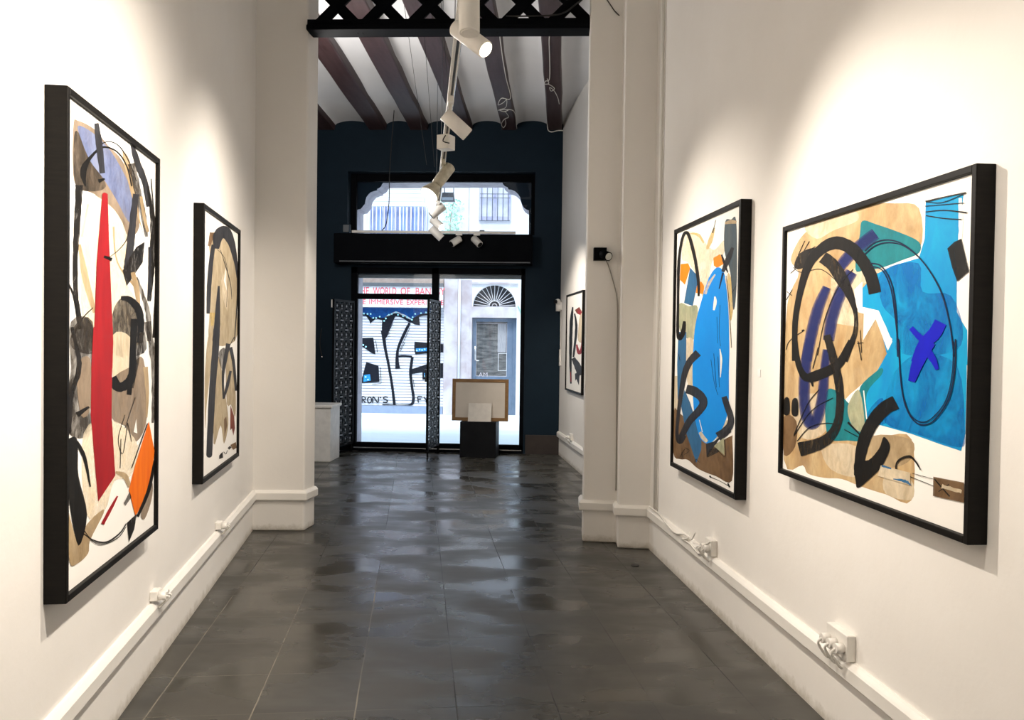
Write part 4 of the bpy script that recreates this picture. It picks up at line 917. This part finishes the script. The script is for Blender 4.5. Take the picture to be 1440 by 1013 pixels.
# roller shutter with graffiti
sh = thing('roller_shutter', (-3.55, YS, 0.15), 'pale roller shutter covered in black graffiti across the street', 'shutter')
cur = Painter((0, YS + 0.05, 0), (1, 0, 0), (0, -1, 0), 0.0004)
cur.mat(SLAT); nsl = 34; hs = (2.2 - 0.16) / nsl
for k in range(nsl):
    z0 = 0.16 + k * hs
    cur.mb.box(-4.8, -2.32, YS + 0.056, YS + 0.10, z0, z0 + hs * 0.72); cur.mb.box(-4.8, -2.32, YS + 0.09, YS + 0.10, z0 + hs * 0.72, z0 + hs)
GK = paint('graffiti_black', (0.02, 0.025, 0.04), (0.035, 0.04, 0.06), 3); GB = paint('graffiti_blue', (0.02, 0.10, 0.28), (0.03, 0.18, 0.42), 9); GD = paint('graffiti_dots', (0.55, 0.85, 0.90), (0.50, 0.80, 0.85), 3); GC = paint('graffiti_cyan', (0.05, 0.30, 0.65), (0.10, 0.45, 0.75), 12)
cur.lim = (-4.79, -2.33, 0.17, 2.19)
cur.frame(490, 380, 3.893)
cur.poly(GB, [(40, 200), (500, 200), (500, 232), (440, 230), (390, 245), (350, 270), (310, 245), (260, 225), (215, 245), (190, 265), (130, 262), (40, 240)], False)
cur.stroke(GK, [(60, 250), (95, 245), (125, 272), (150, 262), (185, 268), (215, 262), (262, 245), (300, 258), (340, 280), (365, 265), (400, 246), (500, 238)], [10, 12, 18, 10, 12, 16, 18, 12, 16, 14, 12, 10])
cur.poly(GK, [(185, 272), (225, 258), (262, 240), (240, 290), (205, 372), (190, 368), (182, 320)], False); cur.poly(GK, [(335, 282), (386, 256), (392, 302), (362, 298)], False); cur.poly(GK, [(105, 250), (140, 270), (120, 294)], False)
cur.stroke(GK, [(188, 330), (200, 420), (220, 520), (240, 640), (252, 740)], [22, 16, 14, 14, 16]); cur.stroke(GK, [(335, 290), (300, 360), (272, 430), (266, 490), (270, 540)], [14, 16, 14, 18, 26])
cur.stroke(GK, [(270, 474), (300, 470), (348, 474)], 11); cur.stroke(GK, [(350, 476), (340, 560), (348, 640), (356, 700), (345, 735), (300, 742), (185, 736)], [14, 16, 14, 16, 14, 10, 6])
cur.poly(GK, [(340, 545), (430, 515), (520, 510), (520, 590), (405, 600), (405, 560), (345, 570)], False)
cur.poly(GK, [(70, 372), (136, 370), (148, 462), (128, 455), (70, 415)], False); cur.poly(GK, [(98, 503), (165, 525), (170, 612), (70, 620), (72, 600)], False); cur.poly(GK, [(362, 392), (520, 405), (520, 450), (366, 462), (360, 430)], False)
cur.poly(GC, [(85, 575), (118, 570), (122, 605), (82, 612)], False); cur.stroke(GC, [(370, 438), (440, 434)], 18); cur.stroke(GC, [(415, 575), (428, 575)], 22)
for q in [(85, 238), (105, 240), (122, 240), (136, 262), (152, 262), (172, 255), (196, 278), (205, 265), (222, 245), (238, 240), (262, 232), (272, 245), (300, 252), (322, 258), (348, 272), (352, 258), (366, 240), (398, 236), (425, 232), (82, 410), (96, 420), (375, 440), (390, 436), (404, 438), (418, 434), (95, 585), (108, 600), (420, 580)]:
    cur.poly(GD, [(q[0] + 5 * math.cos(t), q[1] + 5 * math.sin(t)) for t in np.linspace(0, 2 * math.pi, 9)[:-1]], False)
for L in ([(245, 290), (200, 380)], [(335, 320), (282, 440)], [(225, 340), (205, 372)], [(310, 395), (285, 445)], [(150, 385), (160, 450)], [(176, 530), (180, 620)], [(178, 622), (130, 626)], [(356, 600), (362, 640)]): cur.stroke(GK, L, 3)
# scrawled words along the foot
def glyph(ch, x, y, w, h):
    G = {'R': [[(0, 1), (0, 0), (.8, .1), (.8, .45), (.1, .5)], [(.2, .5), (.9, 1)]], 'O': [[(.5, 0), (.05, .4), (.3, 1), (.85, .9), (.95, .3), (.5, 0)]], 'N': [[(0, 1), (.1, 0), (.8, .95), (.95, 0)]], "'": [[(.4, 0), (.3, .25)]],
         'S': [[(.95, .1), (.4, 0), (.1, .25), (.6, .5), (.9, .75), (.5, 1), (0, .9)]], 'F': [[(.2, 1), (.1, 0), (.9, 0)], [(.15, .45), (.7, .4)]], 'X': [[(0, 0), (.9, 1)], [(.9, 0), (0, 1)]], 'Y': [[(0, 0), (.45, .5), (.9, 0)], [(.45, .5), (.4, 1)]]}[ch]
    for L in G: cur.stroke(GK, [(x + a * w, y + b * h) for a, b in L], 6.5)
for ch, x, w in (('R', 76, 20), ('O', 104, 24), ('N', 134, 34), ("'", 174, 10), ('S', 190, 28), ('F', 378, 30), ('Y', 414, 30)): glyph(ch, x, 694, w, 32)
cur.mb.build('slats', cur.mats, sh)
MB().box(-4.8, -2.33, YS + 0.02, YS + 0.10, 0.0, 0.155).build('base_sill', BASEBLUE, sh)
# shop sign above it
def text_mesh(name, body, mat, parent, x0, x1, z0, z1, y, depth=0.006, weight=0.0):
    cu = bpy.data.curves.new(name, 'FONT'); cu.body = body; cu.extrude = 0.002; cu.offset = weight
    ob = bpy.data.objects.new(name + '_tmp', cu); COL.objects.link(ob)
    dg = bpy.context.evaluated_depsgraph_get(); me = bpy.data.meshes.new_from_object(ob.evaluated_get(dg))
    bpy.data.objects.remove(ob); bpy.data.curves.remove(cu)
    V = np.array([v.co[:] for v in me.vertices]); lo, hi = V.min(0), V.max(0)
    off = np.zeros(3); q = parent
    while q is not None: off += np.array(q.location); q = q.parent
    for v, p in zip(me.vertices, V):
        v.co = (x0 + (p[0] - lo[0]) / (hi[0] - lo[0]) * (x1 - x0) - off[0], y - (p[2] - lo[2]) / (hi[2] - lo[2]) * depth - off[1], z0 + (p[1] - lo[1]) / (hi[1] - lo[1]) * (z1 - z0) - off[2])
    me.materials.clear(); me.materials.append(mat)
    o = bpy.data.objects.new(name, me); COL.objects.link(o); o.parent = parent; return o
sg = thing('shop_sign', (-3.56, YS, 2.2), 'white shop sign with red capitals above the graffiti shutter', 'sign')
MB().box(-4.8, -2.33, YS - 0.10, YS, 2.20, 2.63).build('board', SIGNW, sg, 0.005)
MB().box(-4.8, -2.33, YS - 0.13, YS, 2.63, 2.70).build('top_edge', GREYMET, sg, 0.005)
ys = YS - 0.10
xa = lambda px: on_y(px, 410, ys)[0]
for wd, a_, b_ in (('THE', 499.5, 519), ('WORLD', 524.5, 557.5), ('OF', 563.5, 576.5), ('BANKSY', 584.5, 626)):
    text_mesh('sign_word', wd, SIGNR, sg, xa(a_), xa(b_), on_y(560, 414.5, ys)[2], on_y(560, 404.5, ys)[2], ys, weight=0.004)
for wd, a_, b_ in (('THE', 497, 514.5), ('IMMERSIVE', 519.5, 567), ('EXPERIENCE', 572, 624)):
    text_mesh('small_sign_word', wd, SIGNR, sg, xa(a_), xa(b_), on_y(560, 428.5, ys)[2], on_y(560, 421.5, ys)[2], ys, weight=0.0)
o = MB().box(-4.8, -2.33, YS - 0.06, YS, 2.70, 3.05).build('fascia_board', BROWNB, bevel=0.006); tag(o, 'brown fascia board above the white shop sign across the street', 'board')
# street door with fanlight
sd = thing('street_door', (-1.28, YS + 0.2, 0), 'blue grey house door with glass panels under the fanlight across the street', 'door')
fm = MB(); ring(fm, YS + 0.12, YS + 0.2, -1.74, -0.82, 0.0, 2.0, -1.66, -0.90, 0.12, 1.93); fm.build('door_frame', BLUEDOOR, sd, 0.005)
fm = MB(); fm.box(-1.66, -0.90, YS + 0.15, YS + 0.18, 0.12, 0.8); fm.box(-1.02, -0.90, YS + 0.14, YS + 0.18, 0.12, 1.93); fm.build('panel', BLUEDOOR, sd, 0.004)
MB().box(-1.66, -0.90, YS + 0.16, YS + 0.19, 0.12, 1.93).build('glass_panel', DOORGL, sd)
fm = MB(); ring(fm, YS + 0.13, YS + 0.14, -1.20, -1.02, 0.92, 1.28, -1.192, -1.028, 0.928, 1.272); fm.build('notice_frame', STONE_W, sd); fm = MB(); ring(fm, YS + 0.145, YS + 0.16, -1.66, -1.02, 0.80, 1.90, -1.652, -1.028, 0.808, 1.892); fm.build('glazing_bead', STONE, sd)
MB().box(-1.215, -1.04, YS + 0.150, YS + 0.158, 1.30, 1.885).build('curtain', simple('pale_curtain', (0.26, 0.26, 0.28), 0.8, (0.36, 0.36, 0.38), 9, (8, 1, 1)), sd)
fm = MB(); fm.cyl((-1.675, YS + 0.09, 1.13), (-1.675, YS + 0.09, 1.42), 0.012, 8); fm.cyl((-1.675, YS + 0.09, 1.12), (-1.59, YS + 0.09, 1.12), 0.012, 8); fm.build('door_handle', STEEL, sd)
text_mesh('door_lettering', 'AM', STONE, sd, on_y(673, 528, YS + .15)[0], on_y(685.5, 528, YS + .15)[0], on_y(680, 530, YS + .15)[2], on_y(680, 524, YS + .15)[2], YS + 0.15)
fl = thing('fanlight', (cxr, YS + 0.1, 2.24), 'dark half-round fanlight with white spokes above the street door', 'window')
MB().prism([(cxr - (rr + .01) * math.cos(t), YS + 0.12, 2.235 + (rr + .01) * math.sin(t)) for t in np.linspace(0, math.pi, 25)], (0, 0.05, 0)).build('pane', FANIN, fl)
fm = MB()
for k in range(15):
    t = math.pi * (k + 0.35) / 14.7
    fm.bar((cxr - 0.11 * math.cos(t), YS + 0.09, 2.25 + 0.11 * math.sin(t)), (cxr - (rr - .004) * math.cos(t), YS + 0.09, 2.25 + (rr - .012) * math.sin(t)), 0.011, 0.011)
fm.tube([(cxr - 0.11 * math.cos(t), YS + 0.09, 2.25 + 0.11 * math.sin(t)) for t in np.linspace(0, math.pi, 17)], 0.008, 6); fm.tube([(cxr - 0.05 * math.cos(t), YS + 0.09, 2.25 + 0.05 * math.sin(t)) for t in np.linspace(0, math.pi, 13)], 0.006, 6)
fm.build('spokes', STONE_W, fl)
cable([(-0.80, YS - 0.02, 2.26), (-0.74, YS - 0.03, 2.15), (-0.72, YS - 0.02, 1.9), (-0.71, YS - 0.02, 0.9), (-0.71, YS - 0.02, 0.0)], 0.012, 'facade_cable', LEAF, 'pale green cable hanging on the wall to the right of the street door')
# upper storey: blind, drapes behind bars, window, climbing plant
o = MB()
for k in range(11): o.box(-3.95, -2.75, YS - 0.05 - 0.004 * (k % 2), YS, 4.33 + k * 0.042, 4.33 + k * 0.042 + 0.038)
bl = o.build('roller_blind', STONE_W); tag(bl, 'white slatted blind over the balcony across the street', 'blind')
dr = thing('balcony_drapes', (-3.3, YS - 0.03, 3.5), 'blue and white striped drapes behind the balcony railing across the street', 'drapes')
x = -3.86; k = 0; ml = [GREYC, WHITEC, BLUEC, WHITEC, GREYC, BLUEC, WHITEC]
while x < -2.70:
    w_ = [0.115, 0.022, 0.10, 0.022, 0.115, 0.105, 0.022][k % 7]
    MB().box(x, min(x + w_, -2.69), YS - 0.05 - 0.01 * (k % 3), YS, 3.45, 4.26).build('drape', ml[k % 7], dr); x += w_; k += 1
ra = thing('balcony_railing', (-3.3, YS - 0.14, 3.45), 'thin white balcony railing in front of the striped drapes', 'railing')
MB().box(-3.98, -2.66, YS - 0.16, YS - 0.13, 4.262, 4.31).build('top_rail', SIGNW, ra); MB().box(-3.98, -2.66, YS - 0.16, YS, 3.40, 3.45).build('ledge', SIGNW, ra); fm = MB()
for k in range(17): fm.cyl((-3.95 + k * 0.079, YS - 0.145, 3.45), (-3.95 + k * 0.079, YS - 0.145, 4.27), 0.009, 6)
b_ = fm.build('bars', SIGNW, ra)
wn = thing('house_window', (-1.29, YS, 4.0), 'lilac framed window with bars on the white house across the street', 'window')
fm = MB(); ring(fm, YS - 0.04, YS, -1.62, -0.97, 4.0, 5.2, -1.57, -1.02, 4.08, 5.15); fm.box(-1.32, -1.27, YS - 0.045, YS, 4.0, 5.2); fm.build('window_frame', LILAC, wn)
MB().box(-1.57, -1.02, YS - 0.02, YS, 4.08, 5.15).build('shutters', simple('pale_lilac', (0.56, 0.57, 0.72), 0.6, (0.68, 0.69, 0.80), 6), wn)
fm = MB()
for k in range(6): fm.cyl((-1.56 + k * 0.108, YS - 0.08, 3.98), (-1.56 + k * 0.108, YS - 0.08, 5.2), 0.007, 6)
for z_ in (4.45, 4.53, 3.99): fm.bar((-1.60, YS - 0.08, z_), (-0.98, YS - 0.08, z_), 0.012, 0.012)
fm.build('bars', GREYMET, wn)
fm = MB(); fm.box(-1.84, -1.825, YS - 0.02, YS, 3.72, 5.0); fm.box(-1.84, -0.95, YS - 0.02, YS, 3.72, 3.735)
o = fm.build('wall_moulding', STONE); tag(o, 'thin grey moulding line framing the lilac window across the street', 'moulding')
pt = thing('balcony_plant', (-2.2, YS - 0.2, 3.42), 'pale green leafy plant on the house front, left of the lilac window', 'plant')
fm = MB(); rnd = random.Random(3)
for k in range(260):
    x = rnd.gauss(-2.17, 0.13); z_ = rnd.uniform(3.65, 4.42); y = YS - rnd.uniform(0.03, 0.25)
    if abs(x + 2.17) > 0.26: continue
    a_ = rnd.uniform(0, 6.28); L = rnd.uniform(0.03, 0.06); dx, dz = math.cos(a_) * L, math.sin(a_) * L; n_ = rnd.uniform(-0.02, 0.02)
    fm.add([(x, y, z_), (x + dx * .5 - dz * .3, y + n_, z_ + dz * .5 + dx * .3), (x + dx, y, z_ + dz), (x + dx * .5 + dz * .3, y - n_, z_ + dz * .5 - dx * .3)], [(0, 1, 2, 3)])
lf = fm.build('foliage', LEAF, pt); lf['kind'] = 'stuff'
MB().tube(spline([(-2.17, YS - 0.12, 3.55), (-2.2, YS - 0.12, 3.9), (-2.14, YS - 0.1, 4.35)]), 0.010, 6).build('stem', BROWNB, pt); MB().box(-2.36, -1.97, YS - 0.28, YS, 3.42, 3.58).build('planter', RUST, pt, 0.01)
# flood lamp hanging outside above the door
q = on_y(630, 277, 12.9); fd = thing('flood_lamp', (q[0], 12.9, q[2]), 'dark flood lamp hanging in the street behind the fanlight window', 'lamp')
MB().prism([(q[0] - .085, 12.85, q[2] + .06), (q[0] + .085, 12.85, q[2] + .06), (q[0] + .105, 12.85, q[2] - .07), (q[0] - .105, 12.85, q[2] - .07)], (0, 0.12, 0)).build('housing', GREYMET, fd, 0.006)
MB().box(q[0] - .085, q[0] + .085, 12.842, 12.85, q[2] - .06, q[2] - .015).build('lens', simple('lamp_glass', (0.45, 0.55, 0.62), 0.2), fd)
fm = MB(); fm.cyl((q[0] - .05, 12.9, q[2] + .05), (q[0] - .10, 12.9, q[2] + 0.9), 0.008, 8); fm.cyl((q[0] + .085, 12.9, q[2] - .02), (q[0] + .085, 12.9, q[2] + 0.9), 0.006, 8); fm.build('hanger', GREYMET, fd)
MB().box(q[0] - .3, q[0] + .3, 12.29, 12.94, q[2] + 0.88, q[2] + 0.93).build('bracket', GREYMET, fd)

# ------------------------------------------------------------------ light
w = bpy.data.worlds.new('sky'); sc.world = w; w.use_nodes = True
bg = w.node_tree.nodes['Background']; bg.inputs[0].default_value = (0.72, 0.86, 1.0, 1); bg.inputs[1].default_value = 1.7
def lamp(kind, name, loc, aim=None, **kw):
    l = bpy.data.lights.new(name, kind); o = bpy.data.objects.new(name, l); COL.objects.link(o); o.location = tuple(float(c) for c in loc)
    for k, v_ in kw.items(): setattr(l, k, v_)
    if aim is not None: o.rotation_euler = (Vector(tuple(float(c) for c in aim)) - o.location).to_track_quat('-Z', 'Y').to_euler()
    return o
lamp('SUN', 'sunlight', (0, 0, 12), (1.2, 6.0, 0.4), energy=3.4, angle=0.35, color=(1.0, 0.96, 0.92))
WARM = (1.0, 0.89, 0.76)
def spot_l(p, aim, e, size=75, blend=0.7, r=0.035, col=WARM): return lamp('SPOT', 'spot_light', p, aim, energy=e, spot_size=math.radians(size), spot_blend=blend, shadow_soft_size=r, color=col)
spot_l(TP(2.2, 2.78), W(LW, -1.0, 1.2), 170, 108, 1.0)
spot_l(TP(3.1, 2.78), W(LW, 0.1, 1.5), 140, 120, 1.0)
spot_l(TP(4.9, 2.78), W(LW, 1.8, 1.5), 140, 105, 1.0)
spot_l(s_lit[0] + s_lit[1] * 0.03, W(RW, -0.3, 1.55), 130, 92, 1.0)
spot_l(TP(5.2, 2.74), W(RW, 1.5, 1.4), 130, 90, 1.0)
spot_l(TP(2.0, 2.78), W(RW, -1.2, 1.0), 45, 110, 1.0)
spot_l((-0.9, 9.4, 2.85), W(BW, -1.2, 1.3), 110, 85)
spot_l(TP(6.5, 2.66), W(LW, 2.9, 1.3), 30, 75)
lamp('POINT', 'ceiling_bounce_fill', (-0.3, 1.2, 3.9), energy=14, shadow_soft_size=0.3, color=WARM)  # added fill for light thrown back by the ceiling, no fitting here
lamp('POINT', 'back_room_fill', (-2.3, 7.5, 3.1), energy=95, shadow_soft_size=0.3, color=(1.0, 0.95, 0.9))  # added unseen fill behind the left pier, brightens the vault
# ------------------------------------------------------------------ output
sc.view_settings.view_transform = 'Standard'; sc.view_settings.look = 'None'
sc.view_settings.exposure = 0.43; sc.view_settings.gamma = 1.0; sc.view_settings.use_curve_mapping = False
sc.cycles.max_bounces = 10; sc.cycles.diffuse_bounces = 6; sc.cycles.glossy_bounces = 4; sc.cycles.transparent_max_bounces = 24; sc.cycles.use_denoising = True
sc.cycles.sample_clamp_indirect = 8.0
